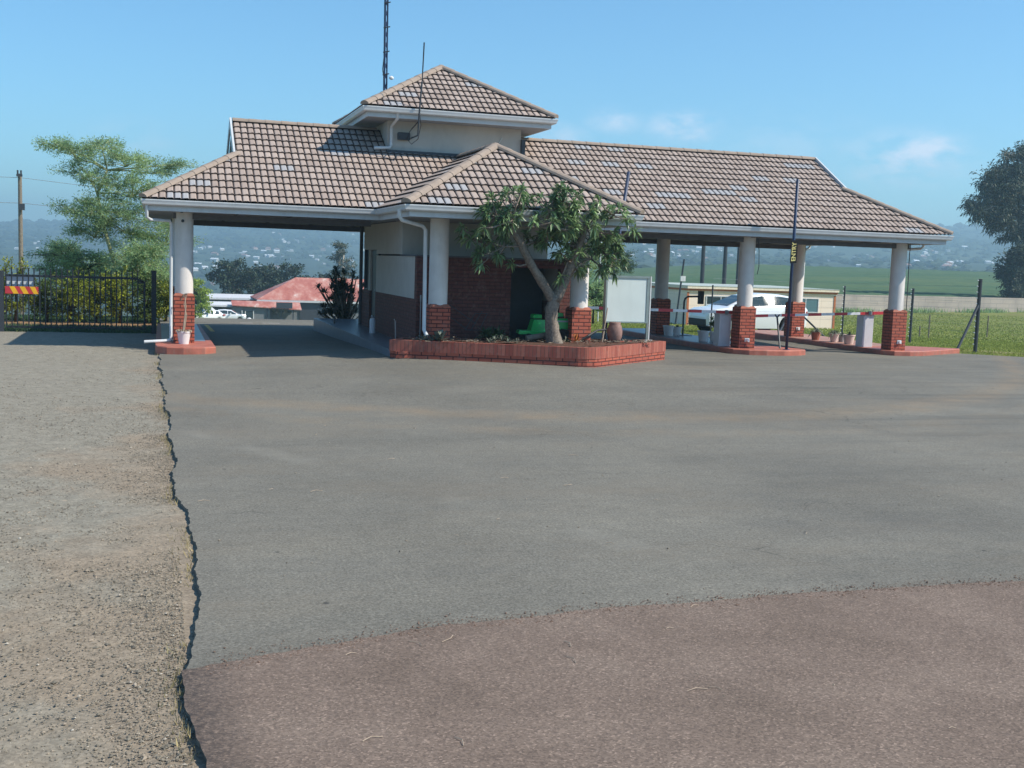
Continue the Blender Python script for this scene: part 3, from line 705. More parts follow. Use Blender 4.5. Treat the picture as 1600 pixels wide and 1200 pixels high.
c5 = column(19.62, 27.22, .1, ZT); c5b = column(19.54, 32.35, .1, ZT)
def fixture(x, yf, zc, parent, dark=False):
    m = MB(); m.bbox(x-.075, yf-.02, zc-.05, x+.075, yf, zc+.05, .01); f = m.build('light_fitting', M_white, parent)
    m = MB(); m.tube([(x, yf-.02, zc), (x, yf-.07, zc)], [.05, .035], 10); m.build('lamp_glass', M_pot, f)
fixture(14.93, 27.22, .36, c4); fixture(19.64, 27.22, .36, c5); fixture(19.54, 32.35, .40, c5b)
m = MB(); m.tube([(.55, 27.2, 2.88), (.55, 27.28, 2.88)], .035, 10); m.build('sensor', M_charcoal, c1)
# downpipes
def pipe(name, pts, r, parent, mat=M_white):
    m = MB(); m.tube(pts, r, 10); o = m.build(name, mat, parent); smooth_by_angle(o, 50); return o
pipe('downpipe', [(-.22, 26.66, 3.20), (-.22, 26.66, 2.92), (-.15, 26.72, 2.87), (.26, 27.1, 2.87), (.30, 27.16, 2.80), (.30, 27.16, .25), (.27, 27.10, .18), (-.28, 27.0, .15)], .036, gh)
pipe('downpipe', [(4.76, 23.52, 3.20), (4.76, 23.52, 3.06), (4.82, 23.55, 2.99), (5.36, 24.0, 2.90), (5.44, 24.05, 2.82), (5.46, 24.05, .70), (5.50, 23.95, .58)], .042, gh)
pipe('downpipe', [(5.70, 28.62, 5.80), (5.70, 28.66, 5.66), (5.66, 29.2, 5.52), (5.66, 29.23, 5.45), (5.66, 29.23, 5.05), (5.62, 29.21, 4.98), (5.22, 29.16, 4.95)], .040, towerroof)
pipe('downpipe', [(20.50, 27.6, 3.20), (20.50, 27.6, 3.02), (20.44, 27.64, 2.96), (20.14, 27.88, 2.93), (20.08, 27.9, 2.86), (20.06, 27.9, .16)], .036, gh)
pipe('downpipe', [(20.50, 33.5, 3.20), (20.50, 33.5, 3.02), (20.44, 33.5, 2.96), (20.12, 33.1, 2.93), (20.05, 33.05, 2.86), (20.03, 33.05, .16)], .036, gh)
pipe('cable', [(19.86, 27.3, 3.05), (19.80, 27.24, 2.8), (19.83, 27.26, 2.0), (19.80, 27.22, 1.24)], .012, gh, M_black)
pipe('cable', [(15.14, 27.3, 3.05), (15.16, 27.24, 2.7), (15.19, 27.26, 2.3), (15.15, 27.26, 2.1)], .010, gh, M_charcoal)

# walls: lower brick bay, plaster above, door, window, opening
WX, WXR, YLo, YUp, YBk = 5.45, 9.05, 24.85, 26.55, 31.9; ZP = .2
m = MB()
m.box(WX, YLo, .1, 7.62, YLo+.22, 2.28); m.box(8.80, YLo, .1, WXR, YLo+.22, 2.28); m.box(7.62, YLo, 2.08, 8.80, YLo+.22, 2.28)
m.box(WXR-.22, YLo+.22, .1, WXR, YBk, 1.32)
m.box(WX, YBk-.22, .1, WXR-.22, YBk, 1.32)
m.box(WX, YLo+.22, .1, WX+.22, 29.85, 1.32); m.box(WX, 30.75, .1, WX+.22, YBk-.22, 1.32)
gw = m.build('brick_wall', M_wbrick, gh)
m = MB()
m.box(WX+.01, YLo+.22, 1.32, WX+.21, 29.85, 2.26); m.box(WXR-.21, YLo+.22, 1.32, WXR-.01, YBk-.01, 2.26)
m.box(WX+.01, YUp, 2.30, WXR-.01, YUp+.2, zs); m.box(WX+.012, YUp+.2, 2.30, WX+.212, 29.85, zs); m.box(WXR-.21, YUp+.2, 2.30, WXR-.012, YBk-.01, zs)
m.box(WX+.011, 29.85, 2.41, WX+.211, 31.75, zs); m.box(WX+.011, 30.75, 1.32, WX+.211, 31.0, 2.41); m.box(WX+.011, 31.6, 1.32, WX+.211, YBk-.23, 2.41)
m.box(WX+.21, YBk-.21, 1.32, WXR-.21, YBk-.01, zs)
pw = m.build('plaster_wall', M_plaster, gh)
m = MB(); m.box(WX-.02, YLo-.02, 2.262, WXR+.02, YUp+.1, 2.298); m.build('ledge', M_beam, gh)
m = MB(); m.box(WX+.06, 29.87, .32, WX+.12, 30.73, 2.40); d_ = m.build('door', M_charcoal, gh)
m = MB(); m.tube([(WX+.03, 30.0, 1.35), (WX+.03, 30.12, 1.35)], .015, 6); m.build('handle', M_grey, d_)
m = MB(); m.box(WX+.05, 31.0, 1.33, WX+.09, 31.6, 2.40); wn_ = m.build('window', M_glass, gh)
m = MB(); m.box(WX+.0, 30.98, 1.33, WX+.045, 31.03, 2.41); m.box(WX+.0, 31.57, 1.33, WX+.045, 31.62, 2.41); m.box(WX, 31.031, 1.33, WX+.045, 31.569, 1.37); m.build('window_frame', M_charcoal, wn_)
m = MB(); m.box(7.64, YLo+1.2, .3, 8.78, YLo+1.26, 2.07); bd = m.build('door', M_charcoal, gh)
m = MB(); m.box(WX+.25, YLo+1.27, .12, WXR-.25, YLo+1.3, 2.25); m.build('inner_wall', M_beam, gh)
m = MB(); m.box(5.34, 25.85, .45, 5.40, 25.90, 1.3); m.box(5.30, 25.83, .42, 5.44, 25.92, .46)
# tower walls
TWL, TWR, TWY = 5.58, 9.12, 29.30
m = MB(); m.box(TWL, TWY, 4.2, TWR, TWY+3.4, TZ-.236); m.build('tower_wall', M_plaster, gh)
m = MB(); m.box(TWL-.02, TWY-.12, 4.80, TWR+.06, TWY-.001, 4.93); m.box(TWR+.001, TWY-.1, 4.80, TWR+.10, TWY+1.0, 5.40); m.build('flashing', M_charcoal, gh)
m = MB(); m.tube([(8.42, TWY-.02, 5.10), (8.60, TWY-.02, 5.42)], .012, 6); m.build('conduit', M_white, gh)
# alarm box and whip aerial on the tower front
m = MB(); m.bbox(5.83, TWY-.12, 5.20, 6.14, TWY-.001, 5.38, .01); m.build('junction_box', M_charcoal, gh)
an = empty('whip_aerial', (6.19, 29.15, 5.2), 'thin black whip aerial strapped to the front wall of the roof tower', 'aerial')
m = MB(); m.tube([(6.19, 28.5, 5.24), (6.20, 28.42, 5.9), (6.24, 28.4, 6.55)], .022, 8); m.build('mast_tube', M_charcoal, an)
m = MB(); m.tube([(6.24, 28.4, 6.5), (6.27, 28.4, 7.5)], [.014, .018], 8); m.build('antenna', M_black, an)
m = MB(); m.tube([(6.19, 28.5, 5.26), (6.19, 29.29, 5.26)], .018, 6); m.tube([(6.2, 28.45, 5.6), (6.2, 29.29, 5.5)], .014, 6); m.build('bracket', M_charcoal, an)
m = MB(); m.tube([(6.18, 28.46, 5.6), (6.03, 28.8, 5.35), (6.02, 29.0, 5.2), (6.14, 29.0, 5.08), (6.26, 28.8, 5.2), (6.26, 28.5, 5.5), (6.21, 28.44, 5.8)], .009, 6)
m.build('cable', M_black, an)
# tall radio mast behind the tower
ms_ = empty('radio_mast', (6.15, 34.3, 0), 'tall dark blue radio mast rising behind the roof tower', 'mast')
m = MB(); top = 12.5
for k in range(3):
    a = k*2.094; dx, dy = .05*math.cos(a), .05*math.sin(a)
    m.tube([(6.48+dx, 34.3+dy, 0), (6.38+dx, 34.3+dy, top)], .026, 6)
m.build('mast_leg', M_blue, ms_)
m = MB(); zc = .2; q = 0
while zc < top-.3:
    for k in range(3):
        a = k*2.094; b = (k+1)*2.094; xo = 6.48-.10*zc/top
        m.tube([(xo+.05*math.cos(a), 34.3+.05*math.sin(a), zc), (xo+.05*math.cos(b), 34.3+.05*math.sin(b), zc+.3)], .012, 5)
    zc += .3; q += 1
m.build('lattice', M_blue, ms_)
for zc in (7.55, 8.2, 8.9, 9.6): m = MB(); m.tube([(6.33, 34.22, zc), (6.52, 34.22, zc+.05)], .018, 6); m.build('clamp', M_black, ms_)
m = MB(); m.lathe((6.58, 34.15, 7.42), [(.02, 0), (.07, .03), (.07, .07), (.02, .11)], 12); m.build('camera_dome', M_pot, ms_)
m = MB(); m.tube([(6.36, 34.15, 7.4), (6.31, 34.15, 7.7), (6.34, 34.15, 8.0)], .012, 6); m.build('cable', M_black, ms_)

# ------------------------------------------------------------------ plinths, platform, islands
def slab(name, poly, z0, z1, mat, label, cat, topmat=None, group=None):
    m = MB(); m.prism(poly, z0, z1, .02); o = m.build(name, mat); return reg(o, name, label, cat, group)
def roundnose(x0, x1, yf, yb, k=8, skew=0):
    r = (x1-x0)/2; cx = (x0+x1)/2
    return [(x1, yb), (x0, yb)]+[(x0+skew*0, yf+r*.6)]+[(cx-r*math.cos(math.pi*t/k), yf+r*.6-r*.6*math.sin(math.pi*t/k)) for t in range(1, k)]+[(x1, yf+r*.6)]
pl = empty('left_island', (.6, 30, 0), 'raised red kerbed island under the far left column, dark tiled behind', 'kerb island')
poly = [(1.17, 34.4), (.0, 34.4), (-.04, 26.5), (.0, 26.25), (.2, 26.02), (.55, 25.92), (1.0, 25.95), (1.24, 26.15)]
m = MB(); m.prism(poly, -.1, .12, .02); m.build('kerb', M_plinth, pl)
m = MB(); m.box(.10, 27.75, .1, 1.08, 34.3, .126); m.build('tile_surface', M_tileplat, pl)
pf = empty('guard_platform', (6, 28, 0), 'dark raised pavement along the left wall of the guard room', 'platform')
m = MB(); P0 = [(4.42, 34.2), (4.80, 24.6), (5.02, 24.0), (5.8, 24.2), (9.3, 24.6), (9.3, 34.2)]
n = len(P0); zt = [.36, .24, .22, .22, .22, .36]
m.add([(x, y, -.1) for x, y in P0]+[(x, y, t) for (x, y), t in zip(P0, zt)], [tuple(range(n-1, -1, -1))]+[(i, (i+1) % n, n+(i+1) % n, n+i) for i in range(n)]+[tuple(range(n, 2*n))]); m.build('pavement', M_tileplat, pf)
m = MB(); m.box(4.84, 23.95, .0, 5.2, 24.6, .235); m.build('brick_step', M_brick, pf)
def island(x0, x1, yf, yb, label, flat):
    e = empty('kerb_island', ((x0+x1)/2, (yf+yb)/2, 0), label, 'kerb island')
    k = 10; r = (x1-x0)/2; cx = (x0+x1)/2; L = 2.0
    nose = []
    for t in range(0, k+1):
        a = math.pi*t/k; nose.append((cx-r*math.cos(a), yf+1.1-1.1*math.sin(a)))
    poly = [(x1, yb), (x0, yb), (14.3, 27.5), (14.42, 27.0), (14.75, 26.72), (15.2, 26.6), (15.7, 26.58), (16.2, 26.7), (16.55, 26.95), (16.62, 27.3), (16.4, 27.75), (x1, 28.7)]
    m = MB(); m.prism(poly, -.1, .14, .02); m.build('kerb', M_plinth, e)
    m = MB(); m.box(x0+.12, 28.6, .12, x1-.12, yb-.1, .146); m.build('pavement', flat, e); return e
M_pinkpave = plain('pink_pavement', (.36, .20, .16), .7, .3, var=.2, scale=3, dirt=((.3, .27, .24), .6))
island(14.30, 15.95, 25.95, 35.6, 'round nosed red kerb island carrying the blue height pole', M_tileplat)
e2 = empty('kerb_island', (20.3, 31, 0), 'red kerb island at the far right column edged by grass', 'kerb island')
m = MB(); m.prism([(20.9, 36.0), (19.1, 36.0), (19.1, 28.4), (19.15, 27.3), (19.35, 26.98), (19.8, 26.9), (20.3, 27.0), (22.4, 28.15), (22.0, 28.5), (20.9, 29.2)], -.1, .13, .02); m.build('kerb', M_plinth, e2)
m = MB(); m.box(19.2, 28.7, .12, 20.8, 35.8, .137); m.build('pavement', M_pinkpave, e2)

# planter: brick ring filled with soil
pt = empty('brick_planter', (8, 24, 0), 'long low soldier course brick planter in front of the guard room', 'planter')
pout = [(4.75, 24.15), (8.30, 22.55), (8.42, 22.49), (8.60, 22.44), (8.80, 22.47), (8.93, 22.55), (11.42, 24.72), (11.1, 25.1), (9.4, 24.3), (9.35, 24.84), (5.2, 24.84)]
def inset(poly, d):
    n = len(poly); o = []
    for i in range(n):
        p = Vector(poly[i]); a = (p-Vector(poly[i-1])).normalized(); b = (Vector(poly[(i+1) % n])-p).normalized()
        na_, nb = Vector((-a.y, a.x)), Vector((-b.y, b.x)); mi = (na_+nb)/(1+max(-.5, na_.dot(nb))); o.append((p.x+mi.x*d, p.y+mi.y*d))
    return o
pin = inset(pout, .12); n = len(pout); m = MB(); zt = .475; zr = .235
po2 = inset(pout, -.012)
m.add([(x, y, zr) for x, y in po2]+[(x, y, zt) for x, y in po2]+[(x, y, zt) for x, y in pin]+[(x, y, zr) for x, y in pin],
      [(i, (i+1) % n, n+(i+1) % n, n+i) for i in range(n)]+[(n+i, n+(i+1) % n, 2*n+(i+1) % n, 2*n+i) for i in range(n)]+[(2*n+i, 2*n+(i+1) % n, 3*n+(i+1) % n, 3*n+i) for i in range(n)]+[(3*n+i, 3*n+(i+1) % n, (i+1) % n, i) for i in range(n)])
def soldiermat():
    t = NT('soldier_course', .75, .3); uv = t.n('ShaderNodeUVMap'); g = t.n('ShaderNodeNewGeometry')
    b = t.n('ShaderNodeTexBrick'); b.offset = 0; t.l(uv.outputs[0], b.inputs['Vector']); b.inputs['Scale'].default_value = 1
    b.inputs['Brick Width'].default_value = .083; b.inputs['Row Height'].default_value = .5; b.inputs['Mortar Size'].default_value = .006; b.inputs['Mortar Smooth'].default_value = .2
    b.inputs['Color1'].default_value = (.40, .125, .085, 1); b.inputs['Color2'].default_value = (.28, .07, .05, 1); b.inputs['Mortar'].default_value = (.17, .075, .055, 1)
    n_ = t.noise(g.outputs['Position'], 7, 6, .7); c = t.mix(t.mr(n_, .5, .75, 0, .5), b.outputs[0], (.33, .20, .155)); t.color(c)
    t.bump(t.math('SUBTRACT', 1, b.outputs['Fac']), .8, .01); return t.m
M_sold = soldiermat()
o = m.build('soldier_course', M_sold, pt); uvl = o.data.uv_layers.new(name='UVMap')
cum = [0]
for i in range(n): cum.append(cum[-1]+(Vector(pout[(i+1) % n])-Vector(pout[i])).length)
for pol in o.data.polygons:
    side = pol.index % n; kind = pol.index // n
    us = {side: cum[side], (side+1) % n: cum[side+1]}
    for li in pol.loop_indices:
        vi = o.data.loops[li].vertex_index; uvl.data[li].uv = (us.get(vi % n, cum[side]), .25 + (.05 if kind else 0))
m = MB(); pa = pout; m.add([(x, y, -.05) for x, y in pa]+[(x, y, zr-.001) for x, y in pa]+[(x, y, zr-.001) for x, y in pin]+[(x, y, -.05) for x, y in pin],
      [(i, (i+1) % n, n+(i+1) % n, n+i) for i in range(n)]+[(n+i, n+(i+1) % n, 2*n+(i+1) % n, 2*n+i) for i in range(n)])
m.build('base_course', M_brick, pt)
# soil with lumps
bmS = bmesh.new(); vsS = [bmS.verts.new((x, y, .44)) for x, y in inset(pout, .10)]; fS = bmS.faces.new(vsS)
bmesh.ops.triangulate(bmS, faces=[fS]); bmesh.ops.subdivide_edges(bmS, edges=bmS.edges[:], cuts=7, use_grid_fill=True)
for v in bmS.verts: v.co.z += .03*math.sin(v.co.x*5.1+v.co.y*2)*math.sin(v.co.y*6.3)+random.uniform(-.012, .02)+.03
meS = bpy.data.meshes.new('soil'); bmS.to_mesh(meS); bmS.free(); meS.materials.append(M_soil); oS = bpy.data.objects.new('soil', meS); col.objects.link(oS); oS.parent = pt
for v in meS.vertices: v.co -= WLOC[pt.name]
WLOC[oS.name] = WLOC[pt.name]

# ------------------------------------------------------------------ leaves and trees
def leafset(C, Dr, length, width, droop=0, fold=.0, jitter=.3):
    """C (N,3) leaf bases, Dr (N,3) directions; returns V,F (quads, pointed)"""
    N = len(C); Dn = Dr/np.maximum(np.linalg.norm(Dr, axis=1, keepdims=True), 1e-6)
    L = length*rng.uniform(1-jitter, 1+jitter, (N, 1)); Wd = width*rng.uniform(1-jitter, 1+jitter, (N, 1))
    rnd = rng.normal(size=(N, 3)); S = np.cross(Dn, rnd); S /= np.maximum(np.linalg.norm(S, axis=1, keepdims=True), 1e-6)
    tip = C+Dn*L; tip[:, 2] -= (droop*L[:, 0]); mid = C+Dn*L*.45
    V = np.stack([C, mid+S*Wd/2, tip, mid-S*Wd/2], 1).reshape(-1, 3); F = np.arange(4*N).reshape(-1, 4)
    return V, F
def fib(n):
    v = rng.normal(size=(n, 3)); return v/np.linalg.norm(v, axis=1, keepdims=True)
def tree(name, label, cat, base, trunk, tr, blobs, leafmat_, barkmat, nb=10, clump=90, spread=.45, ll=.16, lw=.05, droop=.2, twig=.02, group=None, flat=.6, sub=5, upb=.1, shell=.45):
    """trunk: points; blobs: (cx,cy,cz,rx,ry,rz,weight)"""
    t = empty(name, base, label, cat, group)
    m = MB(); n = len(trunk); m.tube(trunk, [tr*(1-.6*i/(n-1)) for i in range(n)], 9); m.build('trunk', barkmat, t, smooth=True)
    bmb = MB(); tp = [Vector(p) for p in trunk]; CC = []; DD = []
    for (cx, cy, cz, rx, ry, rz, wt) in blobs:
        k = max(2, int(nb*wt)); c = Vector((cx, cy, cz))
        src = min(tp[len(tp)//3:], key=lambda p: (p-c).length+max(0, p.z-c.z)*2)
        hub = c+Vector((0, 0, -rz*.5)); r0 = tr*.38
        midp = src.lerp(hub, .5)+Vector((random.uniform(-.1, .1), random.uniform(-.1, .1), random.uniform(0, .15)))*(hub-src).length
        bmb.tube([src, midp, hub], [r0, r0*.75, r0*.5], 6)
        for q in range(k):
            d = fib(1)[0]; rad = (shell+(1-shell)*rng.random()); e = Vector((cx+d[0]*rx*rad, cy+d[1]*ry*rad, cz+d[2]*rz*rad))
            mp_ = hub.lerp(e, .5)+Vector((0, 0, .12*(e-hub).length)); bmb.tube([hub, mp_, e], [r0*.45, r0*.28, twig*.5], 5)
            dirb = np.array((e-hub).normalized())
            for s_ in range(sub):
                dv = dirb*.6+fib(1)[0]*np.array([1, 1, flat]); st = np.array(mp_.lerp(e, rng.uniform(.35, 1))); en = st+dv*spread*rng.uniform(.6, 1.3)
                bmb.tube([Vector(st), Vector(en)], [twig*.5, twig*.2], 4, cap=False)
                kk = max(3, clump//sub); tt = rng.random((kk, 1))**.7; cpts = st+(en-st)*tt+rng.normal(size=(kk, 3))*spread*np.array([.26, .26, .16])
                CC.append(cpts); DD.append(rng.normal(size=(kk, 3))*.8+(en-st)/spread*.7+np.array([0, 0, upb]))
    bmb.build('branches', barkmat, t, smooth=True)
    V, F = leafset(np.vstack(CC), np.vstack(DD), ll, lw, droop); npmesh('crown', V, F, leafmat_, t); return t
exec_order = None

# ---- the tree in the planter: forked trunk, rosettes of long leaves
def px(x, y, k=.963):
    X = (6.27+(x-720)*.01506)*k; z_ = 2.99-.0151*(y-350)+.00072*(x-720); return X, 2.2+k*(z_-2.2)
pt2 = empty('planter_tree', (8.33, 23.8, .45), 'low forked tree with long drooping leaves growing out of the brick planter', 'tree')
m = MB(); m.tube([(8.36, 23.82, .42), (8.30, 23.8, .6), (8.22, 23.74, .95), (8.20, 23.7, 1.2), (8.28, 23.65, 1.52)], [.205, .16, .14, .14, .13], 14)
m.tube([(8.27, 23.68, 1.35), (7.95, 23.6, 1.78), (7.62, 23.5, 2.2), (7.4, 23.42, 2.55), (7.12, 23.38, 2.95), (7.0, 23.3, 3.15)], [.11, .10, .09, .075, .055, .04], 10)
m.tube([(8.26, 23.66, 1.4), (8.44, 23.62, 1.8), (8.60, 23.55, 2.2), (8.72, 23.5, 2.6), (8.84, 23.45, 3.0), (8.95, 23.3, 3.25)], [.125, .115, .10, .075, .055, .035], 10)
m.tube([(8.55, 23.58, 2.1), (8.78, 23.6, 2.28), (9.05, 23.7, 2.35), (9.3, 23.75, 2.55)], [.06, .055, .045, .03], 8)
tb = m.build('trunk', M_bark, pt2, smooth=True)
bmt = bmesh.new(); bmt.from_mesh(tb.data)
bmesh.ops.subdivide_edges(bmt, edges=bmt.edges[:], cuts=2, use_grid_fill=True)
for v in bmt.verts:
    p = v.co; k = .009*math.sin(p.z*31+p.x*17)+.008*math.sin(p.y*43+p.z*11)+random.uniform(-.005, .005); v.co += v.normal*k if v.normal.length else Vector((0, 0, 0))
bmt.to_mesh(tb.data); bmt.free()
limbs = [Vector(p) for p in ((7.62,23.5,2.2),(7.4,23.42,2.55),(7.12,23.38,2.95),(7.0,23.3,3.15),(8.6,23.55,2.2),(8.72,23.5,2.6),(8.84,23.45,3.0),(8.95,23.3,3.25),(9.05,23.7,2.35),(9.3,23.75,2.55))]
ros = []
for (bx, by, rx, ry, cnt) in ((800, 332, 62, 26, 34), (765, 378, 40, 26, 14), (745, 350, 24, 10, 4), (848, 345, 40, 36, 26), (880, 320, 60, 12, 10), (925, 360, 50, 44, 42), (950, 400, 28, 32, 15), (880, 385, 24, 26, 9), (812, 306, 50, 8, 9), (905, 405, 18, 20, 6), (850, 300, 14, 6, 3)):
    for q in range(cnt):
        a = random.uniform(0, 6.28); rd = math.sqrt(random.random()); X, Z = px(bx+rx*rd*math.cos(a), by+ry*rd*math.sin(a))
        ros.append(Vector((X, random.gauss(23.6, .28) if Z < 2.85 else min(23.22, random.gauss(22.95, .2)), Z)))
for x_, y_ in ((875, 432), (722, 355), (735, 372), (748, 392), (797, 408), (752, 410)):
    X, Z = px(x_, y_); ros.append(Vector((X, 23.45, Z)))
bb = MB(); CC = []; DD = []
joints = []
for g in ros:
    src = min(limbs+joints, key=lambda p: (p-g).length+(.5 if p.z > g.z+.2 else 0))
    if (src-g).length > .45:
        mid_ = src.lerp(g, .55)+Vector((random.uniform(-.07, .07), random.uniform(-.07, .07), -.06)); joints.append(mid_)
        bb.tube([src, mid_, g], [.024, .018, .011], 6)
    else: bb.tube([src, src.lerp(g, .5)+Vector((0, 0, -.03)), g], [.016, .013, .010], 6)
    ax = (g-src).normalized()
    for q in range(27):
        d = Vector(fib(1)[0]); d = (d+ax*.75+Vector((0, 0, .12))).normalized(); CC.append(g-ax*random.uniform(0, .09)); DD.append(d)
bb.build('branches', M_bark, pt2, smooth=True)
# long folded leaves with a drooping tip: two quads each
C_ = np.array([tuple(c) for c in CC]); Dn = np.array([tuple(d) for d in DD]); N = len(C_)
L = rng.uniform(.15, .28, (N, 1)); Wd = L*rng.uniform(.17, .25, (N, 1)); S = np.cross(Dn, np.array([0, 0, 1.])+rng.normal(size=(N, 3))*.35); S /= np.linalg.norm(S, axis=1, keepdims=True)
m1 = C_+Dn*L*.5; m1[:, 2] -= .03*L[:, 0]; tip = C_+Dn*L*.92; tip[:, 2] -= .30*L[:, 0]
V = np.stack([C_, m1+S*Wd/2, tip, m1-S*Wd/2], 1).reshape(-1, 3)
cr = npmesh('crown', V, np.arange(4*N).reshape(-1, 4), L_tree, pt2)

# fever tree behind the gate: feathery tiers
tree('fever_tree', 'tall feathery thorn tree with yellowish bark behind the black gate', 'tree', (-1.4, 41, -.3),
     [(-1.35, 41, -.4), (-1.42, 41, .9), (-1.38, 41.1, 1.7), (-1.75, 41, 3.1), (-1.9, 41, 4.0), (-1.6, 41.2, 4.8)], .085,
     [(-2.55, 40.8, 5.25, .95, .9, .30, .9), (-1.75, 41, 5.6, .7, .9, .28, .7), (-1.0, 41.2, 5.1, .8, .9, .30, .8), (-2.1, 41, 4.55, .95, 1, .35, 1), (-.1, 41, 4.9, .75, .8, .3, .7), (.5, 41, 5.15, .35, .4, .14, .3),
      (-.8, 41, 4.2, 1.0, 1, .5, 1.2), (-.1, 41.3, 3.7, .85, 1, .6, 1.1), (-1.7, 40.8, 3.6, 1.0, 1, .5, 1.3), (-2.6, 41, 3.45, .65, .8, .3, .6), (-.9, 41, 3.0, 1.2, 1, .6, 1.5), (-2.0, 41, 2.8, .9, 1, .5, 1.1), (.3, 41.3, 2.7, .8, .9, .6, 1), (-.6, 40.8, 2.0, 1.1, .9, .5, 1.2), (-3.2, 40.8, 5.5, .35, .4, .12, .3)],
     L_fever, M_barkf, nb=17, clump=150, spread=.38, ll=.11, lw=.024, droop=.1, flat=.35, sub=6, twig=.014)
tree('thorn_bush', 'lower pale green thorn tree spreading left of the feathery tree', 'tree', (-2.8, 43, -.3), [(-2.8, 43, -.4), (-2.9, 43, .8), (-2.7, 43, 1.6)], .09,
     [(-3.1, 43, 2.0, .9, .9, .35, 1), (-2.3, 43, 1.7, 1, .9, .5, 1.3), (-3.4, 43.2, 1.4, .7, .8, .4, .8), (-1.7, 43, 1.3, 1, .9, .5, 1), (-2.8, 42.8, 1.0, 1.1, .8, .5, 1)], L_fever, M_barkd, nb=20, clump=150, spread=.36, ll=.10, lw=.03, flat=.4)
tree('thorn_bush', 'rounded green thorn bush between the feathery tree and the left column', 'bush', (.1, 39.5, -.2), [(.1, 39.5, -.3), (.1, 39.5, .6), (0, 39.5, 1.2)], .08,
     [(.1, 39.5, 1.3, .9, .9, .6, 1.4), (-.6, 39.4, 1.6, .7, .8, .4, 1), (.5, 39.5, .8, .5, .7, .6, .8), (-.3, 39.6, 2.1, .6, .6, .3, .8)], L_fever, M_barkf, nb=20, clump=150, spread=.32, ll=.10, lw=.03, flat=.5)
# hedge shrubs behind the gate
hedges = [(-4.9, 37.4, 1.45, L_hedged, 'dark green hedge shrub half cut off by the left picture edge behind the gate post'), (-4.05, 37.2, 1.75, L_hedge, 'tall yellow flecked hedge shrub behind the striped board on the gate'),
          (-3.2, 37.5, 1.2, L_hedged, 'dark low hedge shrub behind the gate right of the striped board'), (-2.55, 37.2, 1.4, L_hedge, 'golden green hedge shrub behind the left half of the gate'),
          (-1.8, 37.5, 1.35, L_hedge, 'yellow green hedge shrub behind the middle of the gate'), (-1.1, 37.3, 1.45, L_hedge, 'golden hedge shrub behind the right half of the gate'),
          (-.35, 37.4, 1.5, L_hedged, 'dark green hedge shrub behind the right gate post'), (.25, 37.6, 1.3, L_hedge, 'yellow flecked hedge shrub seen between the gate post and the left column')]
for (x, y, h, lm, lb) in hedges:
    tree('hedge_shrub', lb, 'shrub', (x, y, -.05), [(x, y, -.1), (x+.03, y, h*.3), (x, y, h*.6)], .05,
         [(x, y, h*.72, .48, .45, h*.26, 1), (x+.1, y-.1, h*.42, .5, .45, h*.3, 1), (x-.15, y, h*.3, .42, .4, h*.25, .7)], lm, M_barkd, nb=15, clump=70, spread=.19, ll=.10, lw=.04, group='hedge shrubs behind the gate', flat=1, upb=.5, twig=.012, sub=4)

def T_(x, y): return float(terr(x, y))
# far dark trees behind the sheds
far = [(10.6, 172, 9.6, 3.4, L_dark, 'dark flat topped tree with bare lower limbs, leftmost behind the sheds'), (14.6, 178, 9.2, 4.2, L_dark, 'broad dark tree behind the white shed roof, second from left'),
       (18.2, 180, 9.9, 4.3, L_dark, 'largest round dark tree left of the red roof'), (25.6, 182, 8.5, 3.2, L_dark, 'dark tree behind the right end of the red roof')]
for (x, y, h, r, lm, lb) in far:
    z0 = T_(x, y)
    tree('dark_tree', lb, 'tree', (x, y, z0), [(x, y, z0-.2), (x+.2, y, z0+h*.3), (x, y, z0+h*.55)], .3,
         [(x, y, z0+h*.83, r*.75, r*.7, h*.13, 1.4), (x-r*.55, y, z0+h*.68, r*.5, r*.6, h*.13, 1), (x+r*.55, y, z0+h*.66, r*.5, r*.6, h*.14, 1), (x, y-1, z0+h*.6, r*.7, r*.5, h*.14, 1.2), (x+r*.2, y, z0+h*.4, r*.8, r*.5, h*.14, .9)],
         lm, M_barkd, nb=12, clump=70, spread=.9, ll=.45, lw=.22, flat=.6, twig=.1, group='dark trees behind the sheds')
x, y = 27.6, 180; z0 = T_(x, y)
tree('poplar_tree', 'slim pale green tree rising behind the red roof beside the guard room wall', 'tree', (x, y, z0), [(x, y, z0), (x, y, z0+8), (x+.2, y, z0+12)], .25,
     [(x, y, z0+12.6, .8, .8, 1.6, .8), (x-.3, y, z0+10.3, 1.5, 1.3, 1.8, 1.2), (x+.4, y, z0+8, 1.8, 1.5, 2, 1.2), (x-1, y, z0+6, 1.8, 1.5, 1.8, 1)], L_euc, M_barkp, nb=12, clump=70, spread=.7, ll=.36, lw=.14, twig=.08)
x, y = 3.6, 120; z0 = T_(x, y)
tree('bright_bush', 'bright lime green bush beside the left column', 'bush', (x, y, z0), [(x, y, z0), (x, y, z0+2.5)], .2,
     [(x, y, z0+3.6, 1.3, 1, 1.3, 1.4), (x+.5, y, z0+2.2, 1.3, 1, 1.3, 1.2)], L_bright, M_barkd, nb=16, clump=90, spread=.5, ll=.28, lw=.12, twig=.05)
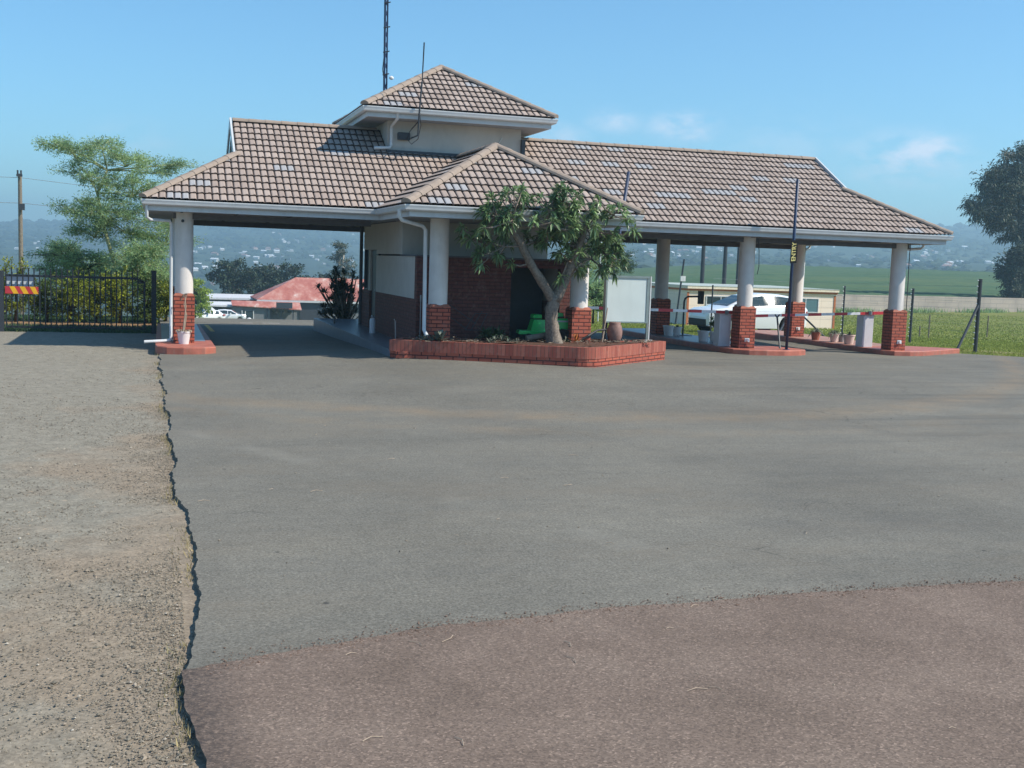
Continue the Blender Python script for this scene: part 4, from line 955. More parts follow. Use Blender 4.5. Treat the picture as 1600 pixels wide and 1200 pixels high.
# gum tree at the right edge
ex, ey = 102, 118; z0 = T_(ex, ey)
tree('gum_tree', 'huge dark gum tree cut off by the right picture edge beyond the concrete wall', 'tree', (ex, ey, z0),
     [(ex, ey, z0-.3), (ex-.3, ey, 4), (ex-.6, ey, 8), (ex+.3, ey, 12), (ex+1.2, ey, 16)], .55,
     [(101.5, 118, 17.0, 3.0, 3, 1.8, 1.6), (98.8, 118, 15.0, 2.0, 3, 1.6, 1.4), (97.4, 118, 12.8, 1.5, 2.5, 1.7, 1.2), (95.6, 118, 10.9, 1.0, 1.6, .8, .5), (100.6, 118, 12.8, 2.2, 3, 1.9, 1.4), (96.6, 118, 9.3, 1.1, 2, 1.1, .7), (104, 118, 13.5, 3, 3, 3, 2), (97.8, 118, 10.8, 1.6, 2, .9, .9), (105, 118, 18, 3, 3, 2, 1.4), (104, 118, 9.5, 2.4, 3, 1.6, 1), (101.3, 118, 10.2, 2.4, 2.5, 1.5, 1.1), (98.6, 118, 8.6, 1.8, 2, 1.2, .9), (102, 118, 7.6, 2.6, 2.5, 1.4, 1), (99.5, 118, 13.2, 2.2, 3, 1.6, 1.3), (98.3, 118, 11.4, 1.8, 2.5, 1.3, 1.1), (94.6, 118, 10.4, .8, 1.2, .8, .5), (96.9, 118, 14.0, 1.0, 2, .9, .6)],
     L_euc, M_barkp, nb=20, clump=75, spread=.95, ll=.46, lw=.15, droop=.55, twig=.10, sub=5, flat=.7)
for (x, y, h, r, lb) in ((98.8, 114, 7.2, 2.9, 'dense dark bush at the foot of the gum tree, left one'), (103.5, 114, 8.2, 3.6, 'dense dark bush at the foot of the gum tree, right one')):
    z0 = T_(x, y)
    tree('dense_bush', lb, 'bush', (x, y, z0), [(x, y, z0), (x, y, z0+h*.5)], .3,
         [(x, y, z0+h*.78, r*.75, r*.7, h*.2, 1.5), (x-r*.5, y, z0+h*.5, r*.6, r*.6, h*.25, 1.3), (x+r*.5, y, z0+h*.5, r*.6, r*.6, h*.25, 1.3), (x, y-1, z0+h*.25, r*.95, r*.7, h*.22, 1.6)],
         L_euc, M_barkd, nb=20, clump=100, spread=.8, ll=.40, lw=.17, droop=.3, twig=.08, group='dense bushes under the gum tree')
# trees seen between the guard room and the white board
for (x, y, h, r, lm, bk, lb) in ((20.4, 54, 4.9, 1.25, L_fever, M_barkf, 'green thorn tree just right of the planter tree, behind the gatehouse'), (22.7, 56, 5.2, 1.2, L_feverd, M_barkd, 'grey green thin leaved tree behind the white board')):
    z0 = T_(x, y)
    tree('thorn_tree', lb, 'tree', (x, y, z0), [(x, y, z0-.1), (x+.1, y, z0+h*.35), (x, y, z0+h*.6)], .10,
         [(x, y, z0+h*.9, r*.8, r*.8, h*.12, 1), (x-r*.4, y, z0+h*.68, r*.7, r*.7, h*.13, 1), (x+r*.4, y, z0+h*.62, r*.7, r*.7, h*.13, 1), (x, y, z0+h*.42, r*.7, r*.8, h*.12, .8)],
         lm, bk, nb=14, clump=100, spread=.36, ll=.13, lw=.035, flat=.5, group='thorn trees behind the gatehouse')
tree('leafy_bush', 'light green leafy bush seen behind the right hand planter column', 'bush', (18.6, 48, -.3), [(18.6, 48, -.4), (18.6, 48, .4)], .06, [(18.6, 48, .9, .8, .7, .6, 1.6), (19.2, 48, .5, .6, .6, .4, 1)], L_fever, M_barkd, nb=16, clump=80, spread=.25, ll=.14, lw=.06, twig=.02)

def rosette(C, n, L, Wd, updir=(0, 0, 1), spread=1.0, droop=.15):
    V = []; F = []
    for q in range(n):
        a = 2*math.pi*q/n*2.4+random.uniform(-.3, .3); el = random.uniform(.15, 1.3)/spread
        d = Vector((math.cos(a)*math.cos(el), math.sin(a)*math.cos(el), math.sin(el))); l = L*random.uniform(.75, 1.15)
        s = d.cross(Vector((0, 0, 1)))
        if s.length < .1: s = Vector((1, 0, 0))
        s = s.normalized()*Wd/2; c = Vector(C); p1 = c+d*l*.45+Vector((0, 0, -.02*l)); p2 = c+d*l*.8+Vector((0, 0, -droop*l*.5)); p3 = c+d*l+Vector((0, 0, -droop*l)); b = len(V)
        V += [c-s*.5, c+s*.5, p1+s, p1-s, p2+s*.7, p2-s*.7, p3]; F += [(b, b+1, b+2, b+3), (b+3, b+2, b+4, b+5), (b+5, b+4, b+6)]
    return V, F
def addros(m, *a, **k):
    V, F = rosette(*a, **k); m.add(V, F)
# dracaena clump at the back of the platform
yt = empty('spiky_shrub', (5.0, 34.6, .1), 'dark spiky leaved shrub at the far corner of the guard room platform', 'shrub')
m = MB(); lf = MB(); random.seed(21)
for q in range(80):
    x, y, z_ = random.gauss(5.30, .34), random.gauss(34.9, .25), random.uniform(.35, 1.78)
    if z_ > 1.3 and x < 5.1: x += .35
    m.tube([(5.45+random.uniform(-.1, .1), 34.9, .1), ((x+5.45)/2, y, z_*.5), (x, y, z_)], [.03, .022, .016], 6); addros(lf, (x, y, z_), 26, .30, .034, droop=.35)
m.build('stem', M_wood, yt); lf.build('leaves', L_yucca, yt)

# ------------------------------------------------------------------ plants and litter in the planter
def plant(name, label, cat, loc, n, L, Wd, mat, droop=.2, spread=1.0, extra=0, sr=.1, group=None):
    m = MB(); addros(m, loc, n, L, Wd, droop=droop, spread=spread)
    for q in range(extra): addros(m, (loc[0]+random.gauss(0, sr), loc[1]+random.gauss(0, sr*.6), loc[2]+random.uniform(-.01, .05)), n, L*random.uniform(.6, .9), Wd, droop=droop, spread=spread)
    o = m.build(name, mat); return reg(o, name, label, cat, group)
plant('strap_leaf_plant', 'green strap leaved clump in the planter left of the green mower', 'plant', (7.15, 24.25, .5), 22, .52, .04, L_agave, .35, extra=5, sr=.18)
plant('grey_aloe', 'greyish spiky plant low in the planter in front of the strap leaved clump', 'plant', (6.95, 23.75, .48), 14, .26, .03, L_aloe, .3, extra=4, sr=.22)
plant('bromeliad', 'brown leaved bromeliad at the foot of the left downpipe', 'plant', (5.45, 24.0, .48), 14, .24, .05, L_aloe, .3, extra=1)
plant('bromeliad', 'larger brown leaved bromeliad against the front left brick pier', 'plant', (5.75, 23.95, .48), 15, .30, .065, L_aloe, .15, .8, extra=1)
plant('croton', 'small orange and yellow leaved plant at the foot of the right planter pier', 'plant', (8.85, 23.85, .48), 14, .22, .045, L_croton, .05, .7)
plant('small_aloe', 'small dark plant between the tree trunk and the orange leaved plant', 'plant', (8.68, 23.95, .48), 10, .16, .045, L_dark, .1)
plant('dry_aloe', 'small reddish dry succulent in front of the brown urn', 'plant', (10.1, 23.95, .47), 11, .15, .04, L_dry, .1, .8)
m = MB()
for q in range(420):
    x = random.uniform(5.2, 10.8); y = 24.9-abs(random.gauss(.9, .35)) if x < 9 else 24.25+random.uniform(-.4, .2)
    if y < 23.0 and x < 7.4: y = 24.0
    a = random.uniform(0, 6.28); l = random.uniform(.03, .09); z_ = .49+random.uniform(0, .03); dx, dy = math.cos(a)*l, math.sin(a)*l
    m.add([(x, y, z_), (x+dx-dy*.3, y+dy+dx*.3, z_+random.uniform(-.01, .03)), (x+dx*1.5, y+dy*1.5, z_), (x+dx+dy*.3, y+dy-dx*.3, z_+.01)], [(0, 1, 2, 3)])
reg(m.build('leaf_litter', L_dry), 'leaf_litter', 'dry leaves strewn over the planter soil', 'litter', kind='stuff')
m = MB(); m.tube([(7.75, 24.0, .55), (8.1, 24.05, .60), (8.45, 24.1, .68)], [.06, .065, .05], 10); o = m.build('log', M_wood); reg(o, 'log', 'weathered log lying in the planter under the green mower', 'log')
m = MB(); m.tube([(9.62, 24.2, .45), (9.66, 24.2, .8), (9.73, 24.22, 1.25)], [.018, .016, .012], 8); reg(m.build('stake', M_dead), 'stake', 'thin pale wooden stake standing in the planter beside the blue pole', 'stake')
m = MB(); m.tube([(8.95, 24.0, .48), (9.2, 24.0, .62), (9.45, 24.1, .74), (9.7, 24.2, .76)], [.022, .03, .025, .02], 8); reg(m.build('dead_branch', M_trim), 'dead_branch', 'dark crooked branch lying across the planter beside the right pier', 'branch')

# urn
ur = empty('clay_urn', (9.98, 24.35, .4), 'tall brown clay urn standing behind the legs of the white board', 'urn')
m = MB(); m.lathe((9.98, 24.35, .42), [(.09, 0), (.12, .04), (.17, .18), (.175, .30), (.15, .42), (.12, .46), (.135, .50), (.12, .50)], 20); b = m.build('urn_body', M_clay, ur, smooth=True)
# white board on legs
wb = empty('notice_board', (10.4, 24.5, .4), 'blank white board in a grey green frame on two legs in the planter', 'notice board')
bx0, bx1, bz0, bz1, by = 9.80, 10.90, .90, 1.96, 24.55
m = MB(); m.box(bx0+.03, by-.012, bz0+.03, bx1-.09, by+.012, bz1-.03); m.build('panel', M_board, wb)
m = MB(); m.box(bx0-.01, by-.03, bz0, bx0+.03, by+.04, bz1+.02); m.box(bx1-.09, by-.025, bz0+.03, bx1-.03, by+.035, bz1-.03); m.box(bx0+.03, by-.035, bz1-.03, bx1-.03, by+.045, bz1+.02); m.box(bx0+.03, by-.03, bz0, bx1-.03, by+.04, bz0+.03)
m.build('frame', M_wframe, wb)
for lx in (bx0-.012, bx1-.03):
    m = MB(); m.box(lx, by+.05, .40, lx+.05, by+.10, bz1+.02); m.build('leg', M_wframe, wb)
m = MB(); m.box(bx1-.005, by-.02, .42, bx1+.02, by+.02, bz1+.02); m.box(bx1-.1, by-.02, .50, bx1+.1, by+.0, .515); m.build('stay', M_frame, wb)

# height poles
def lean_pole(label, base, top, r, plate=None):
    e = empty('height_pole', base, label, 'pole')
    m = MB(); m.tube([base, top], r, 12); m.build('pole', M_blue, e, smooth=True)
    m = MB(); b = Vector(base); m.tube([b+Vector((0, 0, .0)), b+Vector((0, 0, .02))], .09, 12); m.build('foot_plate', M_blue, e)
    return e
hp = lean_pole('tall blue leaning pole with a yellow lettered entry plate', (15.94, 26.9, .13), (15.45, 26.0, 4.52), .038)
lean_pole('tall blue leaning pole rising behind the white board and the planter tree', (9.85, 24.8, .12), (10.3, 24.7, 4.35), .038)
d = (Vector((15.45, 26.0, 4.52))-Vector((15.94, 26.9, .13))).normalized(); pc = Vector((15.94, 26.9, .13))+d*2.66
side = Vector((1, 0, 0)); side = (side-d*side.dot(d)).normalized(); nrm = side.cross(d).normalized()
if nrm.y > 0: nrm = -nrm
m = MB(); h_, w_2 = .30, .095
pts_ = [pc+nrm*.045+side*a*w_2+d*b*h_ for a, b in ((-1,-1),(1,-1),(1,1),(-1,1))]; pts2 = [p+nrm*.006 for p in pts_]
m.add(pts_+pts2, [(3,2,1,0),(4,5,6,7),(0,1,5,4),(1,2,6,5),(2,3,7,6),(3,0,4,7)]); plate = m.build('sign_plate', M_blackp, hp)
fc = bpy.data.curves.new('entry_text', 'FONT'); fc.body = 'ENTRY'; fc.size = .170; fc.align_x = 'CENTER'; fc.align_y = 'CENTER'; fc.extrude = .001; fc.offset = .0022; fc.space_character = .92
fo = bpy.data.objects.new('entry_text', fc); col.objects.link(fo); dg = bpy.context.evaluated_depsgraph_get(); met = bpy.data.meshes.new_from_object(fo.evaluated_get(dg)); bpy.data.objects.remove(fo)
tx = bpy.data.objects.new('lettering', met); met.materials.clear(); met.materials.append(M_yellow); col.objects.link(tx)
Mt = Matrix((d, -side, nrm)).transposed().to_4x4(); Mt.translation = pc+nrm*.0535-WLOC[hp.name]
met.transform(Mt); tx.parent = plate; WLOC[tx.name] = WLOC[hp.name].copy()
# fork rest for the boom
fr_ = empty('boom_rest', (15.9, 27.9, .13), 'thin dark forked steel rest under the tip of the right hand boom', 'boom rest')
m = MB(); m.tube([(15.98, 27.3, .13), (16.25, 28.0, .95)], .025, 8); m.build('post', M_charcoal, fr_)
m = MB(); m.tube([(16.25, 28.0, .93), (16.32, 28.0, 1.02)], .018, 6); m.tube([(16.25, 28.0, .93), (16.18, 28.0, 1.02)], .018, 6); m.build('fork', M_charcoal, fr_)
# booms
def boom(label, x, y, zb, xt, zt_, seg=.42, weight=True):
    e = empty('boom_barrier', (x, y, .13), label, 'boom barrier')
    m = MB(); m.bbox(x-.17, y-.17, .13, x+.17, y+.17, zb-.07, .012); cb = m.build('cabinet', M_cab, e)
    m = MB(); m.bbox(x-.185, y-.185, zb-.07, x+.185, y+.185, zb-.03, .01); m.build('lid', M_cab, cb)
    m = MB(); m.box(x-.02, y-.172, .45, x+.12, y-.170, .60)
    a = Vector((x+.1, y-.20, zb)); b = Vector((xt, y-.20, zt_)); L_ = (b-a).length; dd = (b-a)/L_; k = int(L_/seg)
    mw = MB(); mw.bar(a, b, .035, .07); arm = mw.build('boom_arm', M_boomw, e)
    for q in range(0, k+1, 2):
        p0 = a+dd*(q*seg+.004); p1 = a+dd*min(L_-.002, (q+1)*seg); ms2 = MB(); ms2.bar(p0, p1, .041, .076); ms2.build('red_stripe', M_red, arm)
    m = MB(); m.bar(a+Vector((0, .001, .0)), a-dd*.42+Vector((0, .001, 0)), .06, .085); m.build('counterweight', M_red if weight else M_charcoal, e)
    m = MB(); m.tube([(x, y-.24, zb), (x, y-.165, zb)], .06, 14); m.build('pivot', M_grey, e)
    return e
boom('red and white boom barrier reaching left from the brick pier to the white board', 14.62, 28.05, 1.06, 10.6, 1.10)
boom('red and white boom barrier crossing the right hand lane beside the flower pots', 19.42, 28.55, 1.10, 14.9, .92)
# intercom on bent pipe
ic = empty('intercom_stand', (15.2, 32.0, .14), 'bent black pipe stand with a small box on the island beside the buckets', 'intercom')
m = MB(); m.tube([(15.35, 32.0, .14), (15.35, 32.0, 1.18), (15.38, 32.0, 1.28), (15.47, 32.0, 1.34), (15.85, 32.0, 1.35)], .03, 8); m.build('pipe', M_charcoal, ic)
m = MB(); m.bbox(15.83, 31.93, 1.12, 15.98, 32.08, 1.52, .01); m.build('speaker_box', M_trim, ic)
m = MB(); m.box(15.1, 31.85, .14, 15.6, 32.15, .16); m.build('foot_plate', M_charcoal, ic)

# pots
def pot(label, loc, r, h, mat, kind=0, group=None, name='plant_pot'):
    e = empty(name, loc, label, 'pot', group); x, y, z_ = loc
    m = MB(); m.lathe(loc, [(r*.72, 0), (r*.98, h*.9), (r*1.06, h*.9), (r*1.06, h), (r*.97, h), (r*.93, h*.88)], 22); o = m.build('pot_body', mat, e); smooth_by_angle(o, 40)
    m = MB(); m.lathe((x, y, z_+h*.86), [(r*.93, 0), (r*.9, .006)], 16); m.build('soil', M_soil, e)
    m = MB()
    if kind == 1:   # dead tall stem with curled leaves on the rim
        s = MB(); s.tube([(x-.02, y, z_+h*.85), (x+.02, y, z_+h+.3), (x+.04, y, z_+h+.55), (x+.02, y, z_+h+.8)], [.022, .018, .014, .008], 7)
        s.tube([(x+.0, y, z_+h*.85), (x+.06, y, z_+h+.35), (x+.0, y, z_+h+.6), (x+.08, y, z_+h+.86)], [.012, .012, .01, .006], 6); s.build('dead_stem', M_dead, e)
        for q in range(9):
            a = q*.7; addros(m, (x+math.cos(a)*r*.9, y+math.sin(a)*r*.9, z_+h+.0), 4, .09, .05, droop=.8)
        addros(m, (x+.03, y, z_+h+.8), 7, .15, .03, droop=1.2)
        m.build('leaves', L_dry, e)
    elif kind == 2: addros(m, (x, y, z_+h*.9), 20, .30, .05, droop=.7); m.build('leaves', L_aloe, e)
    elif kind == 3:
        for q in range(9): addros(m, (x+random.gauss(0, .07), y+random.gauss(0, .07), z_+h+random.uniform(.0, .35)), 12, .17, .055, droop=.3)
        m.build('leaves', L_tree, e)
    elif kind == 4: addros(m, (x, y, z_+h*.88), 14, .17, .04, droop=.2); m.build('leaves', L_dark, e)
    return e
pot('white plastic pot with a tall dead stem in front of the far left brick pier', (.575, 26.92, .12), .15, .29, M_pot, 1)
pot('empty white bucket with dark smudges on the island, left of the leafy bucket', (14.86, 29.62, .145), .17, .30, M_pot, 0, name='white_bucket')
pot('white bucket holding a leafy green plant beside the boom cabinet', (15.17, 29.55, .145), .15, .28, M_pot, 3)
pot('white bucket against the rear brick pier in the shade', (14.85, 31.95, .145), .17, .30, M_pot, 0, name='white_bucket')
pot('grey white bucket between the rear pier and the bent pipe stand', (15.14, 31.95, .145), .14, .27, M_pot, 4)
pot('dark red clay pot with a drooping plant, leftmost on the right hand island', (19.36, 31.0, .14), .15, .24, M_terra, 2)
pot('white clay pot with a drooping grey plant, middle of the right hand island', (19.50, 30.2, .14), .14, .25, M_potp, 2)
pot('grey round pot beside the white clay pot', (19.78, 30.25, .14), .09, .18, M_grey, 2)
pot('pale pink pot with a short dark plant beside the right hand boom cabinet', (19.42, 29.3, .14), .17, .28, M_potp, 4)

# extinguisher, bollard
fx = empty('gas_cylinder', (5.22, 28.9, .28), 'grey white cylinder standing beside the guard room door wall', 'cylinder')
m = MB(); m.lathe((5.22, 28.9, .28), [(.07, 0), (.075, .02), (.075, .34), (.06, .39), (.025, .41)], 18); smooth_by_angle(m.build('cylinder_body', M_cab, fx), 40)
m = MB(); m.lathe((5.22, 28.9, .69), [(.025, 0), (.045, .01), (.045, .05), (.02, .06)], 12); m.build('cap', M_grey, fx)
m = MB(); m.tube([(4.72, 32.0, .3), (4.72, 32.0, .55)], .02, 8); reg(m.build('bollard', M_charcoal), 'bollard', 'short thin dark post at the far edge of the guard room platform', 'bollard')
m = MB(); m.tube([(5.42, 31.95, .3), (5.42, 31.95, 3.05)], .05, 10); pp = m.build('drain_pipe', M_charcoal, gh)
m = MB(); m.tube([(4.95, 24.5, .2), (4.90, 24.4, .85), (4.87, 24.38, .90)], .014, 6); reg(m.build('hose_stub', M_grey), 'hose_stub', 'short grey upright pipe at the left end of the planter', 'pipe')
m = MB(); m.tube([(5.52, 24.7, .3), (5.52, 24.7, 1.28)], .012, 6); m.tube([(5.52, 24.7, 1.28), (5.52, 24.7, 1.42)], .02, 6); reg(m.build('broom', M_grey), 'broom', 'thin grey handle leaning upright at the corner of the brick wall', 'broom')
# wire trolley behind the left planter pier
wt_ = empty('wire_trolley', (6.6, 24.5, .45), 'thin wire frame trolley in the dark beside the front left pier', 'trolley')
m = MB(); 
for a, b in (((6.1, 24.55, 1.25), (6.75, 24.55, .82)), ((6.1, 24.55, 1.0), (6.5, 24.55, .72)), ((6.5, 24.55, .68), (6.72, 24.55, 1.05)), ((6.62, 24.55, .66), (6.88, 24.55, 1.1)), ((6.5, 24.55, .68), (7.0, 24.55, .68)), ((6.85, 24.55, .72), (7.0, 24.55, 1.05)), ((6.72, 24.55, 1.05), (7.0, 24.55, 1.05))): m.tube([a, b], .008, 5)
m.build('wire_frame', M_charcoal, wt_)

# green ride on mower
mw = empty('lawn_mower', (8.1, 24.5, .5), 'bright green ride on mower parked behind the planter tree', 'mower')
x0, y0 = 7.72, 24.55
m = MB(); m.prism([(x0-.05, y0-.25), (x0+.95, y0-.25), (x0+1.0, y0+.1), (x0, y0+.12)], .62, .70, .02); m.build('deck', M_gmow, mw)
m = MB(); m.add([(x0+.25, y0-.2, .70), (x0+.75, y0-.2, .70), (x0+.75, y0+.1, .70), (x0+.25, y0+.1, .70), (x0+.32, y0-.18, .95), (x0+.72, y0-.18, .93), (x0+.72, y0+.08, .93), (x0+.32, y0+.08, .95)], [(3,2,1,0),(4,5,6,7),(0,1,5,4),(1,2,6,5),(2,3,7,6),(3,0,4,7)])
m.bbox(x0+.30, y0-.19, .975, x0+.50, y0+.06, 1.06, .02); m.build('hood', M_gmow, mw)
m = MB(); m.bbox(x0+.78, y0-.2, .74, x0+1.15, y0+.1, .98, .03); m.bbox(x0+.75, y0-.1, 1.0, x0+1.05, y0+.1, 1.10, .02); m.build('fender', M_gmow, mw)
m = MB(); m.box(x0+.74, y0-.215, .90, x0+1.16, y0-.202, .935); m.build('trim_strip', M_grey, mw)
for wx, wr in ((x0+.18, .10), (x0+1.0, .17)):
    m = MB(); m.tube([(wx, y0-.28, .48+wr*.6), (wx, y0-.18, .48+wr*.6)], wr, 16); m.build('wheel', M_tyre, mw)
m = MB(); m.lathe((x0+.98, y0-.05, .99), [(.1, 0), (.1, .03)], 10); m.build('seat', M_trim, mw)

# ------------------------------------------------------------------ sliding gate
gt = empty('sliding_gate', (-2, 32.4, 0), 'black steel palisade gate with upright bars left of the gatehouse', 'gate')
gy = 32.4; gx0, gx1 = -3.76, -.30; gz0, gz1 = .07, 1.50
m = MB(); m.box(gx0, gy-.02, gz0, gx1, gy+.02, gz0+.05); m.box(gx0, gy-.021, gz1-.10, gx1-.2, gy+.021, gz1-.04); m.box(gx1-.2, gy-.02, 1.30, gx1, gy+.02, 1.36); m.box(gx1-.05, gy-.022, gz0, gx1, gy+.022, 1.36)
m.bar((gx1-.22, gy, gz1-.08), (gx1-.03, gy, 1.34), .04, .05); m.build('frame', M_black, gt)
k = 25
for q in range(k):
    x = gx0+.02+(gx1-gx0-.08)*q/k; m = MB(); m.box(x-.015, gy-.045, gz0+.01, x+.015, gy-.022, 1.63); m.build('bar', M_black, gt)
cv = empty('chevron_board', (-3.3, 32.33, 1.0), 'red and yellow striped chevron board fixed on the left of the black gate', 'sign')
x0, x1, z0, z1, yb_ = -3.76, -2.96, .96, 1.15, 32.33
m = MB(); m.box(x0, yb_, z0, x1, yb_+.012, z1); pnl = m.build('panel', M_red, cv)
m = MB(); wz = (x1-x0); nst = 3
for q in range(nst):
    xa = x0+.10+q*.245; sh = .10
    m.add([(xa, yb_-.003, z1), (xa+.125, yb_-.003, z1), (min(x1, xa+.125+sh), yb_-.003, z0), (xa+sh, yb_-.003, z0)], [(0, 3, 2, 1)])
m.build('stripe', plain('chevron_yellow', (.80, .42, .02), .5, .4), pnl)
sb_ = empty('information_board', (-3.4, 32.6, 1.0), 'blue topped white board behind the bars at the left of the gate', 'sign')
m = MB(); m.box(-3.76, 32.55, 1.12, -3.10, 32.57, 1.28); m.build('lower_panel', plain('sign_white', (.62, .68, .74), .5, .3), sb_)
m = MB(); m.box(-3.76, 32.55, 1.281, -3.10, 32.57, 1.46); m.build('upper_panel', plain('sign_blue', (.10, .15, .24), .5, .3), sb_)
m = MB(); m.box(-3.93, gy-.08, -.05, -3.80, gy+.08, 1.55); reg(m.build('gate_post', M_charcoal), 'gate_post', 'thick dark steel post at the left end of the gate', 'post', 'gate posts')
m = MB(); m.box(-.15, gy-.06, -.05, -.02, gy+.06, 1.66); reg(m.build('gate_post', M_black), 'gate_post', 'black square post between the gate and the left column', 'post', 'gate posts')
m = MB(); m.box(-8.0, gy+.10, -.05, -4.0, gy+.12, .05); m.box(-8, gy+.1, 1.4, -3.95, gy+.12, 1.45)
for q in range(28): m.box(-7.98+q*.145, gy+.085, 0, -7.955+q*.145, gy+.10, 1.6)
reg(m.build('palisade_fence', M_black), 'palisade_fence', 'black bar fence running left from the gate post', 'fence')

# ------------------------------------------------------------------ fence posts, poles, wires
def epost(label, x, y, h, r=.05, stays=(), zb=None, ins=True, group='electric fence posts'):
    zb = T_(x, y)-.06 if zb is None else zb
    e = empty('fence_post', (x, y, zb), label, 'fence post', group)
    m = MB(); m.tube([(x, y, zb), (x, y, zb+h)], r, 10); m.build('post', M_charcoal, e)
    if ins:
        m = MB()
        for q in range(12): m.tube([(x-r, y-.0, zb+.25+q*(h-.3)/11), (x-r-.05, y, zb+.26+q*(h-.3)/11)], .018, 6)
        m.build('insulator', M_frame, e)
    for (sx, sy, sh) in stays:
        m = MB(); m.tube([(x, y, zb+sh), (sx, sy, T_(sx, sy)-.05)], r*.7, 8); m.build('stay', M_charcoal, e)
    return e
epost('thick dark corner post with white insulators and a leaning stay, on the right hand lawn', 24.40, 29.94, 2.28, .06, [(23.35, 29.5, 1.5)])
epost('thin dark fence post on the lawn between the boom cabinet and the cream building', 25.78, 39.4, 2.1, .035)
epost('dark fence corner post with two stays behind the blue height pole', 24.2, 40.5, 1.95, .05, [(22.9, 39.4, 1.2), (25.2, 39.6, 1.2)])
epost('thin black post standing in front of the cream building left window', 20.36, 40.0, 1.9, .03, ins=False)
epost('dark fence post right behind the far right column', 27.9, 38.0, 2.1, .05)
for (x, y, h, lb) in ((38.2, 50.5, 1.15, 'short thin rusty post on the grass in front of the concrete wall, left one'), (46.8, 56.5, 1.2, 'short thin rusty post on the grass in front of the concrete wall, right one'), (41.0, 55, .5, 'stubby rusty post on the grass near the wall foot')):
    z0 = T_(x, y); m = MB(); m.tube([(x, y, z0-.1), (x, y, z0+h)], .035, 8); reg(m.build('rusty_post', M_wood), 'rusty_post', lb, 'post', 'rusty posts before the wall')
wires = MB()
for q in range(7):
    z_ = .5+q*.24; wires.tube([(24.36, 29.94, z_), (25.75, 39.4, z_-.12)], .003, 4, cap=False); wires.tube([(25.75, 39.4, z_-.12), (24.2, 40.5, z_-.15)], .003, 4, cap=False); wires.tube([(24.2, 40.5, z_-.15), (20.36, 40.0, z_-.1)], .003, 4, cap=False)
reg(wires.build('fence_wire', M_grey), 'fence_wire', 'thin electric fence wires strung between the lawn posts', 'wires')
def pole(label, x, y, h, r, arm=True, group=None, mat=M_wood, lean=(0, 0)):
    z0 = T_(x, y)-.2; e = empty('utility_pole', (x, y, z0), label, 'utility pole', group)
    m = MB(); m.tube([(x, y, z0), (x+lean[0], y+lean[1], z0+h)], [r, r*.75], 10); m.build('pole', mat, e)
    if arm:
        m = MB(); xx = x+lean[0]; m.box(xx-.18, y-.3, z0+h-.2, xx+.18, y-.2, z0+h-.05); m.box(xx-.05, y-.35, z0+h-2.3, xx+.30, y-.2, z0+h-1.9); m.tube([(xx-.1, y-.25, z0+h-.05), (xx-.1, y-.25, z0+h+.2)], .06, 6); m.tube([(xx+.1, y-.25, z0+h-.05), (xx+.1, y-.25, z0+h+.2)], .06, 6); m.build('insulator', M_charcoal, e)
    return e
z0 = T_(-8.4, 80)
pole('weathered wooden utility pole left of the feathery tree', -8.33, 80, 6.75-z0+.2, .16, lean=(-.02, 0))
wr = MB()
for zz in (6.5, 4.9):
    for (xa, ya, xb, yb2) in ((-8.33, 80, 60, 150), (-8.33, 80, -70, 60)):
        pts = [(xa+(xb-xa)*t, ya+(yb2-ya)*t, zz+ (1.5*t if xb > 0 else 2*t)-3.0*4*t*(1-t)*.35) for t in np.linspace(0, 1, 14)]; wr.tube(pts, .014, 4, cap=False)
reg(wr.build('power_line', M_grey), 'power_line', 'two thin overhead wires running from the wooden pole', 'wires')
for (x, lb) in ((44.75, 'dark tall pole behind the cream building, leftmost of three'), (46.85, 'dark tall pole behind the cream building, middle of three'), (48.1, 'dark tall pole behind the cream building, rightmost beside the column')):
    pole(lb, x, 90, 8.6, .2 if x < 48 else .13, arm=False, group='tall poles behind the cream building', mat=M_charcoal)
e = empty('leaning_pole', (28.35, 60, -1), 'thin leaning black pole with a small pale box left of the tall poles', 'pole')
m = MB(); m.tube([(28.3, 60, -1), (28.65, 60, 2.7)], .055, 8); m.build('pole', M_charcoal, e); m = MB(); m.box(28.45, 59.9, 1.45, 28.75, 60, 1.75); m.build('box', M_frame, e)
m = MB(); m.tube([(23.9, 46, -.3), (23.9, 46, 0)], .04, 6)
# thin pole behind white board
m = MB(); m.tube([(20.4, 52, -.5), (20.4, 52, 5)], .03, 6); reg(m.build('thin_pole', M_frame), 'thin_pole', 'thin pale pole rising above the white board behind the gatehouse', 'pole')

